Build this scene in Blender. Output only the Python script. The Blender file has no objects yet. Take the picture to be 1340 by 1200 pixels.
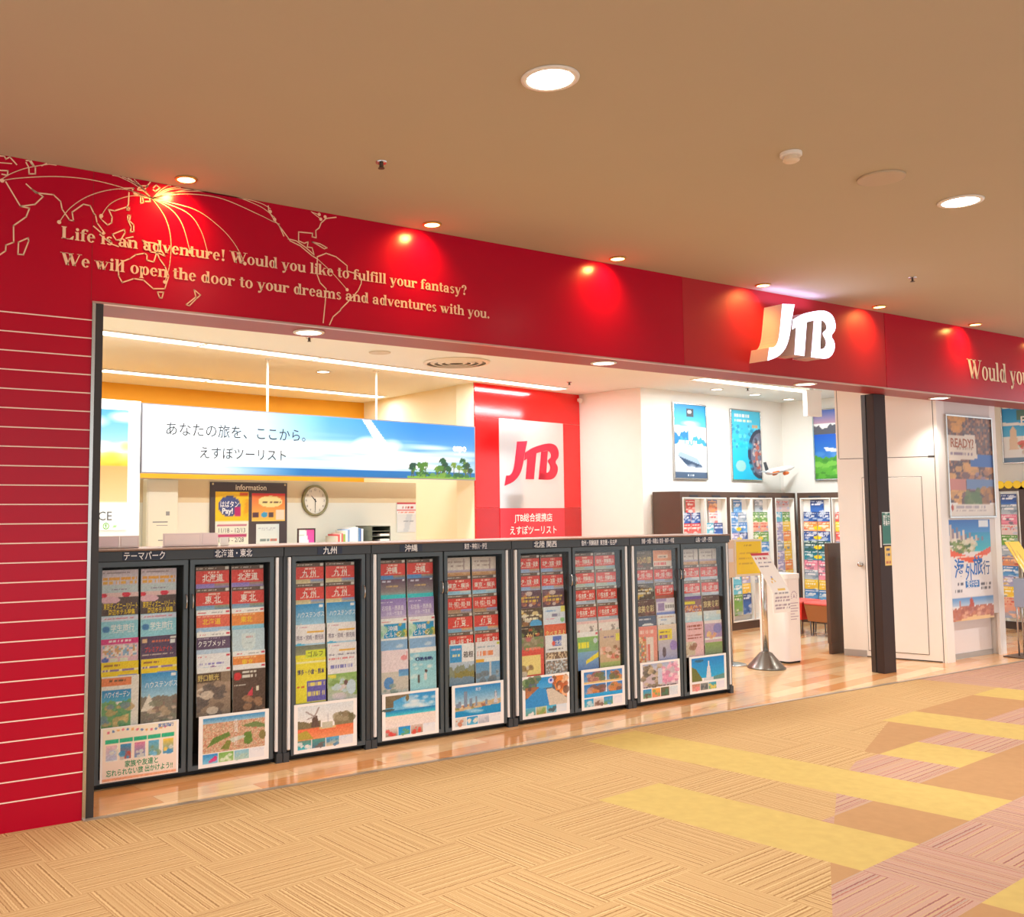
import bpy, math, random
import numpy as np
from math import sin, cos, pi, radians as R
S = bpy.context.scene
COL = S.collection
random.seed(7)

# ------------------------------------------------------------------ camera, world, exposure
cd = bpy.data.cameras.new('camera'); cam = bpy.data.objects.new('camera', cd); COL.objects.link(cam)
YAW, PIT, ROLL = 1.01702, 0.07682, -0.00337
cd.sensor_fit = 'HORIZONTAL'; cd.sensor_width = 36.0
cd.lens = 36.0 * 1256.96 / 1340
cd.shift_x = (670 - 512.87) / 1340
cd.shift_y = -(600 - 569.10) / 1340
cd.clip_start = 0.05
from mathutils import Matrix, Vector
F = Vector((cos(YAW) * cos(PIT), sin(YAW) * cos(PIT), sin(PIT)))
r0 = Vector((sin(YAW), -cos(YAW), 0)); u0 = r0.cross(F)
r1 = r0 * cos(ROLL) + u0 * sin(ROLL); u1 = u0 * cos(ROLL) - r0 * sin(ROLL)
M = Matrix.Identity(4)
for i in range(3):
    M[i][0], M[i][1], M[i][2] = r1[i], u1[i], -F[i]
M.translation = Vector((0, -5.2774, 1.6288))
cam.matrix_world = M
S.camera = cam

wd = bpy.data.worlds.new('world'); S.world = wd; wd.use_nodes = True
bg = wd.node_tree.nodes['Background']
bg.inputs[0].default_value = (0.95, 0.98, 1.0, 1); bg.inputs[1].default_value = 1.45
S.view_settings.view_transform = 'Standard'; S.view_settings.look = 'None'
S.view_settings.exposure = 0.0; S.view_settings.gamma = 1.0; S.view_settings.use_curve_mapping = False
S.cycles.max_bounces = 8; S.cycles.diffuse_bounces = 4; S.cycles.glossy_bounces = 4
S.cycles.transparent_max_bounces = 16; S.cycles.sample_clamp_indirect = 4.0
S.cycles.caustics_reflective = False; S.cycles.caustics_refractive = False

def lin(c):
    c = np.asarray(c, float)
    return np.where(c <= 0.04045, c / 12.92, ((c + 0.055) / 1.055) ** 2.4)

def rgb(*c):
    return tuple(float(v) for v in lin(np.array(c, float) / 255.0)) + (1.0,)

def lamp_area(name, loc, rot, sx, sy, power, color=(1, 1, 1), spread=180):
    l = bpy.data.lights.new(name, 'AREA'); l.shape = 'RECTANGLE'; l.size = sx; l.size_y = sy
    l.energy = power; l.color = color; l.spread = R(spread)
    o = bpy.data.objects.new(name, l); COL.objects.link(o); o.location = loc; o.rotation_euler = rot
    return o

def lamp_spot(name, loc, target, power, angle, color, blend=0.6, radius=0.04):
    l = bpy.data.lights.new(name, 'SPOT'); l.energy = power; l.color = color
    l.spot_size = R(angle); l.spot_blend = blend; l.shadow_soft_size = radius
    o = bpy.data.objects.new(name, l); COL.objects.link(o); o.location = loc
    o.rotation_euler = (Vector(target) - Vector(loc)).to_track_quat('-Z', 'Y').to_euler()
    return o

WARM = (1.0, 0.78, 0.55)
CZ = 3.496          # corridor ceiling
FB = 2.766          # underside of the red fascia
SZ = 3.20           # shop ceiling
# large shop lighting: the fluorescent rows (their luminaires are built further down)
ROWS = [((1.90, 3.16), (8.53, 4.24), 5), ((1.46, 5.32), (6.95, 6.20), 4), ((9.24, 2.62), (11.72, 2.74), 2)]
ROW_POWER = [20, 15, 40]
for k in range(4):     # unseen lamps without fixtures, added behind the fascia to brighten the partition
    lamp_area('shop_area_lamp', (2.4 + 1.5 * k, 1.35 + .16 * k, SZ - .03), (0, 0, .11), 1.2, .17, 36, (.88, .96, 1.0))
for (a, b, n), pw in zip(ROWS, ROW_POWER):
    ang = math.atan2(b[1] - a[1], b[0] - a[0]); ln = math.hypot(b[0] - a[0], b[1] - a[1]) / n
    for k in range(n):
        t = (k + .5) / n
        lamp_area('shop_area_lamp', (a[0] + (b[0] - a[0]) * t, a[1] + (b[1] - a[1]) * t, SZ - .03), (0, 0, ang), ln * .96, .17, pw, (.88, .96, 1.0))
lamp_area('shop_area_lamp', (14.9, -.2, SZ - .03), (0, 0, 1.5), 1.2, .17, 60, (.88, .96, 1.))
# corridor downlights, two of them in view
DOWN = [(2.719, -2.199), (5.990, -2.217), (9.26, -2.22), (-0.55, -2.2), (-.6, -6.2), (2.72, -6.2), (5.99, -6.2), (9.26, -6.2), (12.5, -2.22)]
for x, y in DOWN:
    lamp_spot('corridor_downlight', (x, y, CZ - .02), (x, y, 0), 410 if y > -3 else 220, 124, (1.0, .97, .92), .8, .09)
WALLWASH = [1.807 + 1.679 * k for k in range(-1, 8)]
SOFFIT = [(2.753, .185), (5.326, .185), (7.849, .185), (10.083, .185)]

# ------------------------------------------------------------------ materials
MATS = {}
def mat(name, c, rough=.5, metal=0., emit=None, estr=0., spec=None, var=0., vscale=6., bump=0., coat=0.):
    if name in MATS: return MATS[name]
    m = bpy.data.materials.new(name); m.use_nodes = True
    nt = m.node_tree; b = nt.nodes['Principled BSDF']
    col = c if len(c) == 4 else rgb(*c)
    b.inputs['Base Color'].default_value = col
    b.inputs['Roughness'].default_value = rough; b.inputs['Metallic'].default_value = metal
    if spec is not None: b.inputs['Specular IOR Level'].default_value = spec
    if coat: b.inputs['Coat Weight'].default_value = coat; b.inputs['Coat Roughness'].default_value = .12
    if emit is not None:
        b.inputs['Emission Color'].default_value = rgb(*emit); b.inputs['Emission Strength'].default_value = estr
    if var or bump:
        tc = nt.nodes.new('ShaderNodeTexCoord'); nz = nt.nodes.new('ShaderNodeTexNoise')
        nz.inputs['Scale'].default_value = vscale; nz.inputs['Detail'].default_value = 6
        nt.links.new(tc.outputs['Object'], nz.inputs['Vector'])
        if var:
            mr = nt.nodes.new('ShaderNodeMapRange'); mr.inputs[3].default_value = 1 - var; mr.inputs[4].default_value = 1 + var
            nt.links.new(nz.outputs['Fac'], mr.inputs[0])
            mx = nt.nodes.new('ShaderNodeVectorMath'); mx.operation = 'SCALE'; mx.inputs[0].default_value = col[:3]
            nt.links.new(mr.outputs[0], mx.inputs['Scale']); nt.links.new(mx.outputs[0], b.inputs['Base Color'])
        if bump:
            bp = nt.nodes.new('ShaderNodeBump'); bp.inputs['Strength'].default_value = bump; bp.inputs['Distance'].default_value = .01
            nt.links.new(nz.outputs['Fac'], bp.inputs['Height']); nt.links.new(bp.outputs[0], b.inputs['Normal'])
    MATS[name] = m
    return m

def print_mat():
    if 'print' in MATS: return MATS['print']
    m = bpy.data.materials.new('print'); m.use_nodes = True; nt = m.node_tree; b = nt.nodes['Principled BSDF']
    a = nt.nodes.new('ShaderNodeAttribute'); a.attribute_name = 'Col'
    nt.links.new(a.outputs['Color'], b.inputs['Base Color']); b.inputs['Roughness'].default_value = .38
    MATS['print'] = m
    return m

def glow_print_mat(strength):
    m = bpy.data.materials.new('backlit_print'); m.use_nodes = True; nt = m.node_tree; b = nt.nodes['Principled BSDF']
    a = nt.nodes.new('ShaderNodeAttribute'); a.attribute_name = 'Col'
    nt.links.new(a.outputs['Color'], b.inputs['Base Color']); b.inputs['Roughness'].default_value = .3
    nt.links.new(a.outputs['Color'], b.inputs['Emission Color']); b.inputs['Emission Strength'].default_value = strength
    return m

def glass_mat():
    if 'glass' in MATS: return MATS['glass']
    m = bpy.data.materials.new('glass'); m.use_nodes = True; nt = m.node_tree
    nt.nodes.clear()
    o = nt.nodes.new('ShaderNodeOutputMaterial'); mx = nt.nodes.new('ShaderNodeMixShader')
    tr = nt.nodes.new('ShaderNodeBsdfTransparent'); tr.inputs[0].default_value = (.97, .985, .98, 1)
    gl = nt.nodes.new('ShaderNodeBsdfGlossy'); gl.inputs['Roughness'].default_value = .02
    fr = nt.nodes.new('ShaderNodeFresnel'); fr.inputs[0].default_value = 1.45
    mu = nt.nodes.new('ShaderNodeMath'); mu.operation = 'MULTIPLY'; mu.inputs[1].default_value = .10
    nt.links.new(fr.outputs[0], mu.inputs[0]); nt.links.new(mu.outputs[0], mx.inputs[0])
    nt.links.new(tr.outputs[0], mx.inputs[1]); nt.links.new(gl.outputs[0], mx.inputs[2]); nt.links.new(mx.outputs[0], o.inputs[0])
    MATS['glass'] = m
    return m

# ------------------------------------------------------------------ mesh building
class MB:
    def __init__(s):
        s.v = []; s.f = []; s.m = []; s.c = []; s.cur = (1, 1, 1, 1); s.col = False
    def _add(s, pts, faces, m=0):
        b = len(s.v); s.v.extend([tuple(map(float, p)) for p in pts]); s.c.extend([s.cur] * len(pts))
        for f in faces: s.f.append(tuple(b + i for i in f)); s.m.append(m)
        return b
    def color(s, c):
        s.cur = tuple(float(x) for x in lin(np.array(c[:3], float) / 255.)) + (1.,); s.col = True; return s
    def box(s, x0, x1, y0, y1, z0, z1, m=0, bev=0.):
        if bev:
            b = bev
            for (ax, ay, az) in ((0, 1, 1), (1, 0, 1), (1, 1, 0)): pass
            xs = (x0, x0 + b, x1 - b, x1); ys = (y0, y0 + b, y1 - b, y1); zs = (z0, z0 + b, z1 - b, z1)
            # chamfered box: 24 vertices
            P = []; idx = {}
            for i in (0, 1):
                for j in (0, 1):
                    for k in (0, 1):
                        X = (xs[0], xs[1]) if i == 0 else (xs[3], xs[2]); Y = (ys[0], ys[1]) if j == 0 else (ys[3], ys[2]); Z = (zs[0], zs[1]) if k == 0 else (zs[3], zs[2])
                        idx[i, j, k] = len(P); P += [(X[0], Y[1], Z[1]), (X[1], Y[0], Z[1]), (X[1], Y[1], Z[0])]
            A = idx; f = []
            f += [(A[0,0,0], A[0,0,1], A[0,1,1], A[0,1,0]), (A[1,0,0], A[1,1,0], A[1,1,1], A[1,0,1])]
            f += [(A[0,0,0]+1, A[1,0,0]+1, A[1,0,1]+1, A[0,0,1]+1), (A[0,1,0]+1, A[0,1,1]+1, A[1,1,1]+1, A[1,1,0]+1)]
            f += [(A[0,0,0]+2, A[0,1,0]+2, A[1,1,0]+2, A[1,0,0]+2), (A[0,0,1]+2, A[1,0,1]+2, A[1,1,1]+2, A[0,1,1]+2)]
            for k in (0, 1):
                f += [(A[0,0,k], A[0,0,k]+1, A[0,0,k]+2)[::1 if k == 0 else -1], (A[1,1,k], A[1,1,k]+1, A[1,1,k]+2)[::1 if k == 0 else -1],
                      (A[1,0,k], A[1,0,k]+2, A[1,0,k]+1)[::1 if k == 0 else -1], (A[0,1,k], A[0,1,k]+2, A[0,1,k]+1)[::1 if k == 0 else -1]]
            for i in (0, 1):
                for j in (0, 1): f.append((A[i,j,0], A[i,j,0]+1, A[i,j,1]+1, A[i,j,1]) if (i == j) else (A[i,j,0], A[i,j,1], A[i,j,1]+1, A[i,j,0]+1))
                for k in (0, 1): f.append((A[i,0,k], A[i,1,k], A[i,1,k]+2, A[i,0,k]+2) if (i == k) else (A[i,0,k], A[i,0,k]+2, A[i,1,k]+2, A[i,1,k]))
            for j in (0, 1):
                for k in (0, 1): f.append((A[0,j,k]+1, A[0,j,k]+2, A[1,j,k]+2, A[1,j,k]+1) if (j == k) else (A[0,j,k]+1, A[1,j,k]+1, A[1,j,k]+2, A[0,j,k]+2))
            s._add(P, f, m); return s
        P = [(x0,y0,z0),(x1,y0,z0),(x1,y1,z0),(x0,y1,z0),(x0,y0,z1),(x1,y0,z1),(x1,y1,z1),(x0,y1,z1)]
        s._add(P, [(0,3,2,1),(4,5,6,7),(0,1,5,4),(1,2,6,5),(2,3,7,6),(3,0,4,7)], m); return s
    def quad(s, pts, m=0):
        s._add(pts, [tuple(range(len(pts)))], m); return s
    def prism(s, poly, z0, z1, m=0):                       # horizontal outline, extruded upwards
        n = len(poly); P = [(x, y, z0) for x, y in poly] + [(x, y, z1) for x, y in poly]
        s._add(P, [tuple(range(n))[::-1], tuple(range(n, 2 * n))] + [(i, (i + 1) % n, n + (i + 1) % n, n + i) for i in range(n)], m); return s
    def slab(s, poly, y0, y1, m=0, ms=None):               # outline in x, z; y0 is the front
        n = len(poly); P = [(x, y0, z) for x, z in poly] + [(x, y1, z) for x, z in poly]
        s._add(P, [tuple(range(n)), tuple(range(n, 2 * n))[::-1]], m)
        s._add(P, [(i, n + i, n + (i + 1) % n, (i + 1) % n) for i in range(n)], m if ms is None else ms); return s
    def lathe(s, prof, n=24, c=(0, 0, 0), m=0, axis='z'):
        P = []
        for r, z in prof:
            for k in range(n):
                a = 2 * pi * k / n; p = (r * cos(a), r * sin(a), z)
                if axis == 'y': p = (p[0], -p[2], p[1])
                if axis == 'x': p = (p[2], p[1], -p[0])
                P.append((c[0] + p[0], c[1] + p[1], c[2] + p[2]))
        L = len(prof)
        f = [(i * n + k, i * n + (k + 1) % n, (i + 1) * n + (k + 1) % n, (i + 1) * n + k) for i in range(L - 1) for k in range(n)]
        if prof[0][0] > 1e-6: f.append(tuple(range(n))[::-1])
        if prof[-1][0] > 1e-6: f.append(tuple((L - 1) * n + k for k in range(n)))
        s._add(P, f, m); return s
    def tube(s, path, r, n=8, m=0):
        pts = [Vector(p) for p in path]; P = []
        for i, p in enumerate(pts):
            d = (pts[min(i + 1, len(pts) - 1)] - pts[max(i - 1, 0)]).normalized()
            a = d.orthogonal().normalized() if i == 0 else (pa - d * pa.dot(d)).normalized()
            pa = a; b = d.cross(a)
            rr = r[i] if isinstance(r, (list, tuple)) else r
            P += [tuple(p + (a * cos(2 * pi * k / n) + b * sin(2 * pi * k / n)) * rr) for k in range(n)]
        L = len(pts)
        f = [(i * n + k, i * n + (k + 1) % n, (i + 1) * n + (k + 1) % n, (i + 1) * n + k) for i in range(L - 1) for k in range(n)]
        f += [tuple(range(n))[::-1], tuple((L - 1) * n + k for k in range(n))]
        s._add(P, f, m); return s
    def pic(s, pc, x0, x1, z0, z1, y, m=0):
        a = lin(np.clip(pc.a, 0, 1)); h, w, _ = a.shape; b = len(s.v)
        for i in range(h):
            z = z1 + (z0 - z1) * i / (h - 1)
            for j in range(w): s.v.append((x0 + (x1 - x0) * j / (w - 1), y, z))
        s.c.extend([(float(q[0]), float(q[1]), float(q[2]), 1.) for q in a.reshape(-1, 3)]); s.col = True
        for i in range(h - 1):
            for j in range(w - 1):
                p = b + i * w + j; s.f.append((p + w, p + w + 1, p + 1, p)); s.m.append(m)
        return s
    def text(s, body, x, z, h, c=None, y=0., w=None, bold=.0, align='c', m=0, slant=0., xs=1., rot=0.):
        """flat lettering on the plane y, cap height about h, w limits the width"""
        if any(ord(ch) > 0x2fff for ch in body): bold *= .45
        V, Fc, tw = glyphs(body, bold)
        sc = h / .73; sx = sc * xs
        if w and tw * sx > w: sx = w / tw
        ox = -tw * sx / 2 if align == 'c' else (0 if align == 'l' else -tw * sx)
        if c is not None: s.color(c)
        P = []
        for a, b in V:
            px, pz = ox + a * sx + slant * b * sc, (b - .365) * sc
            P.append((x + px * cos(rot) - pz * sin(rot), y, z + px * sin(rot) + pz * cos(rot)))
        s._add(P, Fc, m); return s
    def build(s, name, mats, parent=None, loc=None, rot=None, smooth=False):
        me = bpy.data.meshes.new(name); me.from_pydata(s.v, [], s.f)
        if not isinstance(mats, (list, tuple)): mats = [mats]
        for k in mats: me.materials.append(k)
        me.polygons.foreach_set('material_index', s.m)
        if s.col:
            ca = me.color_attributes.new('Col', 'FLOAT_COLOR', 'POINT')
            ca.data.foreach_set('color', np.array(s.c, np.float32).ravel())
        if smooth: me.polygons.foreach_set('use_smooth', [True] * len(s.f))
        me.update()
        o = bpy.data.objects.new(name, me); COL.objects.link(o)
        if parent is not None: o.parent = parent
        if loc is not None: o.location = loc
        if rot is not None: o.rotation_euler = rot
        return o

GL = {}
def glyphs(body, bold=0.):
    k = (body, bold)
    if k in GL: return GL[k]
    c = bpy.data.curves.new('lettering', 'FONT'); c.body = body; c.resolution_u = 2; c.offset = bold
    o = bpy.data.objects.new('lettering', c); COL.objects.link(o)
    dg = bpy.context.evaluated_depsgraph_get(); ev = o.evaluated_get(dg); me = ev.to_mesh()
    V = [(q.co[0], q.co[1]) for q in me.vertices]; Fc = [tuple(p.vertices) for p in me.polygons]
    Fo = []
    for f in Fc:
        ar = 0
        for i in range(len(f)):
            a, b = V[f[i]], V[f[(i + 1) % len(f)]]; ar += a[0] * b[1] - a[1] * b[0]
        Fo.append(f if ar > 0 else f[::-1])
    x0 = min((v[0] for v in V), default=0); x1 = max((v[0] for v in V), default=1)
    V = [(a - x0, b) for a, b in V]
    ev.to_mesh_clear(); bpy.data.objects.remove(o); bpy.data.curves.remove(c)
    GL[k] = (V, Fo, x1 - x0)
    return GL[k]

def thing(name, label, cat, loc=(0, 0, 0), rotz=0., group=None):
    o = bpy.data.objects.new(name, None); COL.objects.link(o); o.empty_display_size = .1
    o.location = loc; o.rotation_euler = (0, 0, rotz); return tag(o, label, cat, group)

def tag(o, label, cat, group=None):
    o['label'] = label; o['category'] = cat
    if group: o['group'] = group
    return o

def struct(o):
    o['kind'] = 'structure'; return o

def copy_tree(o, loc, rot=None, label=None, group=None):
    c = o.copy(); COL.objects.link(c); c.location = loc
    if rot is not None: c.rotation_euler = rot
    if label: c['label'] = label
    if group: c['group'] = group
    for ch in o.children:
        d = ch.copy(); COL.objects.link(d); d.parent = c
        for g in ch.children:
            e = g.copy(); COL.objects.link(e); e.parent = d
    return c

# ------------------------------------------------------------------ printed pictures: small painted colour grids
class Pic:
    def __init__(s, w, h, c=(240, 240, 240), seed=0):
        s.a = np.ones((h, w, 3)) * (np.array(c, float) / 255); s.w, s.h = w, h; s.r = np.random.RandomState(seed)
        s.V, s.U = np.meshgrid((np.arange(h) + .5) / h, (np.arange(w) + .5) / w, indexing='ij')
    def _m(s, u0, v0, u1, v1): return (s.U >= u0) & (s.U < u1) & (s.V >= v0) & (s.V < v1)
    def rect(s, u0, v0, u1, v1, c): s.a[s._m(u0, v0, u1, v1)] = np.array(c, float) / 255; return s
    def grad(s, u0, v0, u1, v1, c0, c1):
        m = s._m(u0, v0, u1, v1); t = np.clip((s.V - v0) / max(v1 - v0, 1e-6), 0, 1)[m][:, None]
        s.a[m] = (np.array(c0) * (1 - t) + np.array(c1) * t) / 255; return s
    def ell(s, u, v, ru, rv, c, al=1.):
        m = ((s.U - u) / ru) ** 2 + ((s.V - v) / rv) ** 2 <= 1; s.a[m] = s.a[m] * (1 - al) + al * np.array(c, float) / 255; return s
    def poly(s, pts, c):
        m = np.zeros(s.U.shape, bool); n = len(pts)
        for i in range(n):
            (x0, y0), (x1, y1) = pts[i], pts[(i + 1) % n]
            cnd = ((y0 > s.V) != (y1 > s.V)); 
            with np.errstate(divide='ignore', invalid='ignore'): xx = (x1 - x0) * (s.V - y0) / (y1 - y0 + 1e-12) + x0
            m ^= cnd & (s.U < xx)
        s.a[m] = np.array(c, float) / 255; return s
    def ridge(s, v, amp, c, v1=1., u0=0., u1=1., f=2.):
        p = s.r.rand(4) * 6; top = v + amp * (.5 * np.sin(f * 6 * s.U + p[0]) + .3 * np.sin(f * 13 * s.U + p[1]) + .2 * np.sin(f * 27 * s.U + p[2]))
        m = (s.V >= top) & (s.V < v1) & (s.U >= u0) & (s.U < u1); s.a[m] = np.array(c, float) / 255; return s
    def blobs(s, u0, v0, u1, v1, cols, n, ru=.05, rv=.05):
        for k in range(n):
            u, v = u0 + (u1 - u0) * s.r.rand(), v0 + (v1 - v0) * s.r.rand(); q = .5 + s.r.rand()
            s.ell(u, v, ru * q, rv * q, cols[s.r.randint(len(cols))], .8)
        return s
    def cells(s, u0, v0, u1, v1, cols, k=1):
        m = s._m(u0, v0, u1, v1); ii = np.argwhere(m)
        g = s.r.randint(len(cols), size=(s.h // k + 1, s.w // k + 1))
        for i, j in ii: s.a[i, j] = np.array(cols[g[i // k, j // k]], float) / 255
        return s
    def bars(s, u0, v0, u1, v1, c):                        # a line of print too small to read
        m = s._m(u0, v0, u1, v1); g = s.r.rand(s.w) < .72
        s.a[m & g[None, :]] = np.array(c, float) / 255; return s
    def clouds(s, u0, v0, u1, v1, n, c=(250, 252, 255), al=.55, ru=.14, rv=.05):
        for k in range(n):
            u, v = u0 + (u1 - u0) * s.r.rand(), v0 + (v1 - v0) * s.r.rand(); q = .4 + s.r.rand()
            d = np.clip(1 - ((s.U - u) / (ru * q)) ** 2 - ((s.V - v) / (rv * q)) ** 2, 0, 1) * al * (s.V > v0 - rv) * (s.V < v1 + rv)
            s.a = s.a * (1 - d[..., None]) + d[..., None] * np.array(c, float) / 255
        return s

# ------------------------------------------------------------------ the setting
mRed = mat('red_laminate', (182, 3, 42), .24, spec=.26, var=.05, vscale=3)
mRedM = mat('red_satin_panel', (178, 30, 36), .55, spec=.3, var=.05, vscale=3)
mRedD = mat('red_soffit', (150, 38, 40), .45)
mCeil = mat('corridor_plaster', (190, 176, 148), .9, var=.02, vscale=2, bump=.02)
mShopCeil = mat('shop_ceiling_plaster', (232, 236, 230), .9, var=.015, vscale=2)
mWhite = mat('white_wall_paint', (243, 240, 232), .7, var=.012, vscale=3)
mCream = mat('cream_wall_paint', (245, 236, 208), .75, var=.015, vscale=3)
mOrange = mat('orange_wall_paint', (236, 164, 28), .65, var=.02, vscale=3)
mLine = mat('white_groove', (250, 226, 214), .6)
mChrome = mat('brushed_steel', (200, 198, 195), .25, 1., var=.05, vscale=20)
mDark = mat('dark_bronze_frame', (52, 48, 48), .4)
mBlack = mat('black_gap', (12, 12, 13), .6)

TH = R(5.72); O0 = np.array([3.33005, -1.72262]); E1 = np.array([cos(TH), sin(TH)]); E2 = np.array([sin(TH), -cos(TH)])
def lattice(k, m):
    kk = min(max(k, -4), 9); j = .95 * m; i = 1.2 + 1.09 * k + (max(min(j, 4), -4) + .9) * (.08 + .012 * kk)
    return O0 + .5 * (i * E1 + j * E2)

def stripe_mat(name, axis, cols, scale):
    m = bpy.data.materials.new(name); m.use_nodes = True; nt = m.node_tree; b = nt.nodes['Principled BSDF']
    tc = nt.nodes.new('ShaderNodeTexCoord'); d = nt.nodes.new('ShaderNodeVectorMath'); d.operation = 'DOT_PRODUCT'
    d.inputs[1].default_value = (axis[0] * scale, axis[1] * scale, 0)
    nt.links.new(tc.outputs['Object'], d.inputs[0])
    wob = nt.nodes.new('ShaderNodeTexNoise'); wob.inputs['Scale'].default_value = 55; nt.links.new(tc.outputs['Object'], wob.inputs['Vector'])
    ad = nt.nodes.new('ShaderNodeMath'); ad.operation = 'MULTIPLY_ADD'; ad.inputs[1].default_value = .9
    nt.links.new(wob.outputs['Fac'], ad.inputs[0]); nt.links.new(d.outputs['Value'], ad.inputs[2])
    nz = nt.nodes.new('ShaderNodeTexNoise'); nz.noise_dimensions = '1D'; nz.inputs['Scale'].default_value = 1.; nz.inputs['Detail'].default_value = 2.
    nt.links.new(ad.outputs[0], nz.inputs['W'])
    cr = nt.nodes.new('ShaderNodeValToRGB'); e = cr.color_ramp.elements; cr.color_ramp.interpolation = 'LINEAR'
    n = len(cols)
    while len(e) < n: e.new(.5)
    for q in range(n): e[q].position = .28 + .44 * q / (n - 1); e[q].color = rgb(*cols[q])
    nt.links.new(nz.outputs['Fac'], cr.inputs[0])
    fine = nt.nodes.new('ShaderNodeTexNoise'); fine.inputs['Scale'].default_value = 240; nt.links.new(tc.outputs['Object'], fine.inputs['Vector'])
    mr = nt.nodes.new('ShaderNodeMapRange'); mr.inputs[3].default_value = .8; mr.inputs[4].default_value = 1.2; nt.links.new(fine.outputs['Fac'], mr.inputs[0])
    sc = nt.nodes.new('ShaderNodeVectorMath'); sc.operation = 'SCALE'; nt.links.new(cr.outputs[0], sc.inputs[0]); nt.links.new(mr.outputs[0], sc.inputs['Scale'])
    nt.links.new(sc.outputs[0], b.inputs['Base Color']); b.inputs['Roughness'].default_value = .95; b.inputs['Specular IOR Level'].default_value = .1
    bp = nt.nodes.new('ShaderNodeBump'); bp.inputs['Strength'].default_value = .25; bp.inputs['Distance'].default_value = .004
    nt.links.new(nz.outputs['Fac'], bp.inputs['Height']); nt.links.new(bp.outputs[0], b.inputs['Normal'])
    return m

TAN = [(142, 106, 68), (170, 134, 90), (186, 152, 106), (194, 161, 115), (206, 174, 126)]
PINK = [(136, 92, 90), (172, 116, 100), (176, 142, 122), (182, 144, 130), (188, 160, 114), (164, 138, 132)]
fl_m = [stripe_mat('carpet_tan', E2, TAN, 95), stripe_mat('carpet_tan_turned', E1, TAN, 95),
        stripe_mat('carpet_pink', E2, PINK, 95), stripe_mat('carpet_pink_turned', E1, PINK, 95),
        mat('carpet_yellow', (190, 163, 98), .95, spec=.1, var=.12, vscale=14, bump=.1),
        mat('carpet_orange', (172, 132, 92), .95, spec=.1, var=.1, vscale=14, bump=.1)]

def clip(poly, a, b, c):            # keep a x + b y <= c
    out = []
    for i in range(len(poly)):
        p, q = poly[i], poly[(i + 1) % len(poly)]; dp, dq = a * p[0] + b * p[1] - c, a * q[0] + b * q[1] - c
        if dp <= 0: out.append(p)
        if (dp < 0 < dq) or (dq < 0 < dp): t = dp / (dp - dq); out.append((p[0] + (q[0] - p[0]) * t, p[1] + (q[1] - p[1]) * t))
    return out

def tile_kind(k, m):
    if k in (0,) and -1 <= m <= 1: return 'y'
    if k == 2 and -3 <= m <= 1: return 'y'
    if k == 4 and m == 0: return 'y'
    if k == 6 and -1 <= m <= 2: return 'y'
    if k == 9 and m == -1: return 'y'
    if k == 0 and m == 3: return 'y'
    if k in (1, 3, 4, 5) and m == 1: return 'o'
    if k in (7, 8) and m == -1: return 'o'
    if k == -1 and m in (3,): return 'o'
    if k in (4,) and m == -1: return 'o'
    if k == 5 and m == -1: return 'o'
    if m >= 2 and k >= -1 or (k == -2 and m >= 3) or (k < -2 and m >= 4): return 'p'
    if k == 3 and m == 0 or k == 5 and m == 0 or (k in (7, 8) and m == 0) or (k >= 7 and m >= 0) or (k >= 10): return 'p'
    return 't'
# the curved edge of the coloured field cuts some tiles in two: (k, m) -> (a, b in world x/y line, kind on the left side)
def side_cut(p, q):
    n = (q[1] - p[1], p[0] - q[0]); return n[0], n[1], n[0] * p[0] + n[1] * p[1]
def lw(i, j): v = O0 + .5 * (i * E1 + j * E2); return (float(v[0]), float(v[1]))
cutA = side_cut(lw(.27, 2.24), lw(1.38, 1.63))          # lower edge of the field
cutB = side_cut(lw(2.62, 1.01), lw(3.36, .64))
cutC = side_cut(lw(4.75, .1), lw(7.8, -.87))
fm = MB()
for k in range(-12, 18):
    for m in range(-8, 16):
        P = [tuple(lattice(k, m)), tuple(lattice(k + 1, m)), tuple(lattice(k + 1, m + 1)), tuple(lattice(k, m + 1))]
        P = [(float(a), float(b)) for a, b in P]
        P = clip(P, 0, 1, .0)
        if len(P) < 3: continue
        kd = tile_kind(k, m); t = (k + m) % 2
        idx = {'t': 1 if t else 0, 'p': 2 if t else 3, 'y': 4, 'o': 5}
        parts = [(P, kd)]
        cut = None
        if (k, m) in ((-1, 1), (-1, 2), (-2, 2)): cut = (cutA, 't', 'o' if m == 1 else 'p')
        elif (k, m) == (1, 1): cut = (cutB, 'p', 'o')
        elif (k, m) == (1, 0): cut = (cutB, 't', 'p')
        elif (k, m) in ((4, -1), (5, -1), (3, -1), (3, 0), (4, -2), (5, -2)): cut = (cutC, None, None)
        if cut:
            a, b, c = cut[0]
            if cut[1] is None:
                lo, hi = clip(P, -a, -b, -c), clip(P, a, b, c)
                if cut[0] is cutC:
                    parts = [(lo, kd if kd != 't' else 'o'), (hi, 't')]
                    ctr = np.mean(np.array(P), 0)
                    if m == -2: parts = [(P, 't')]
                    if (k, m) == (3, -1): parts = [(P, 't')]
            else:
                parts = [(clip(P, a, b, c), cut[2]), (clip(P, -a, -b, -c), cut[1])]
                # which half lies towards smaller x is the tan side
                def cx(q): return np.mean([v[0] for v in q]) if len(q) > 2 else 1e9
                h0, h1 = parts[0][0], parts[1][0]
                if len(h0) > 2 and len(h1) > 2:
                    parts = [(h0, cut[1]), (h1, cut[2])] if cx(h0) < cx(h1) else [(h0, cut[2]), (h1, cut[1])]
                else: parts = [(P, kd)]
        for q, kk in parts:
            if len(q) >= 3: fm.quad([(a, b, 0.) for a, b in q][::-1], idx[kk])
struct(fm.build('floor', fl_m))

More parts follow.
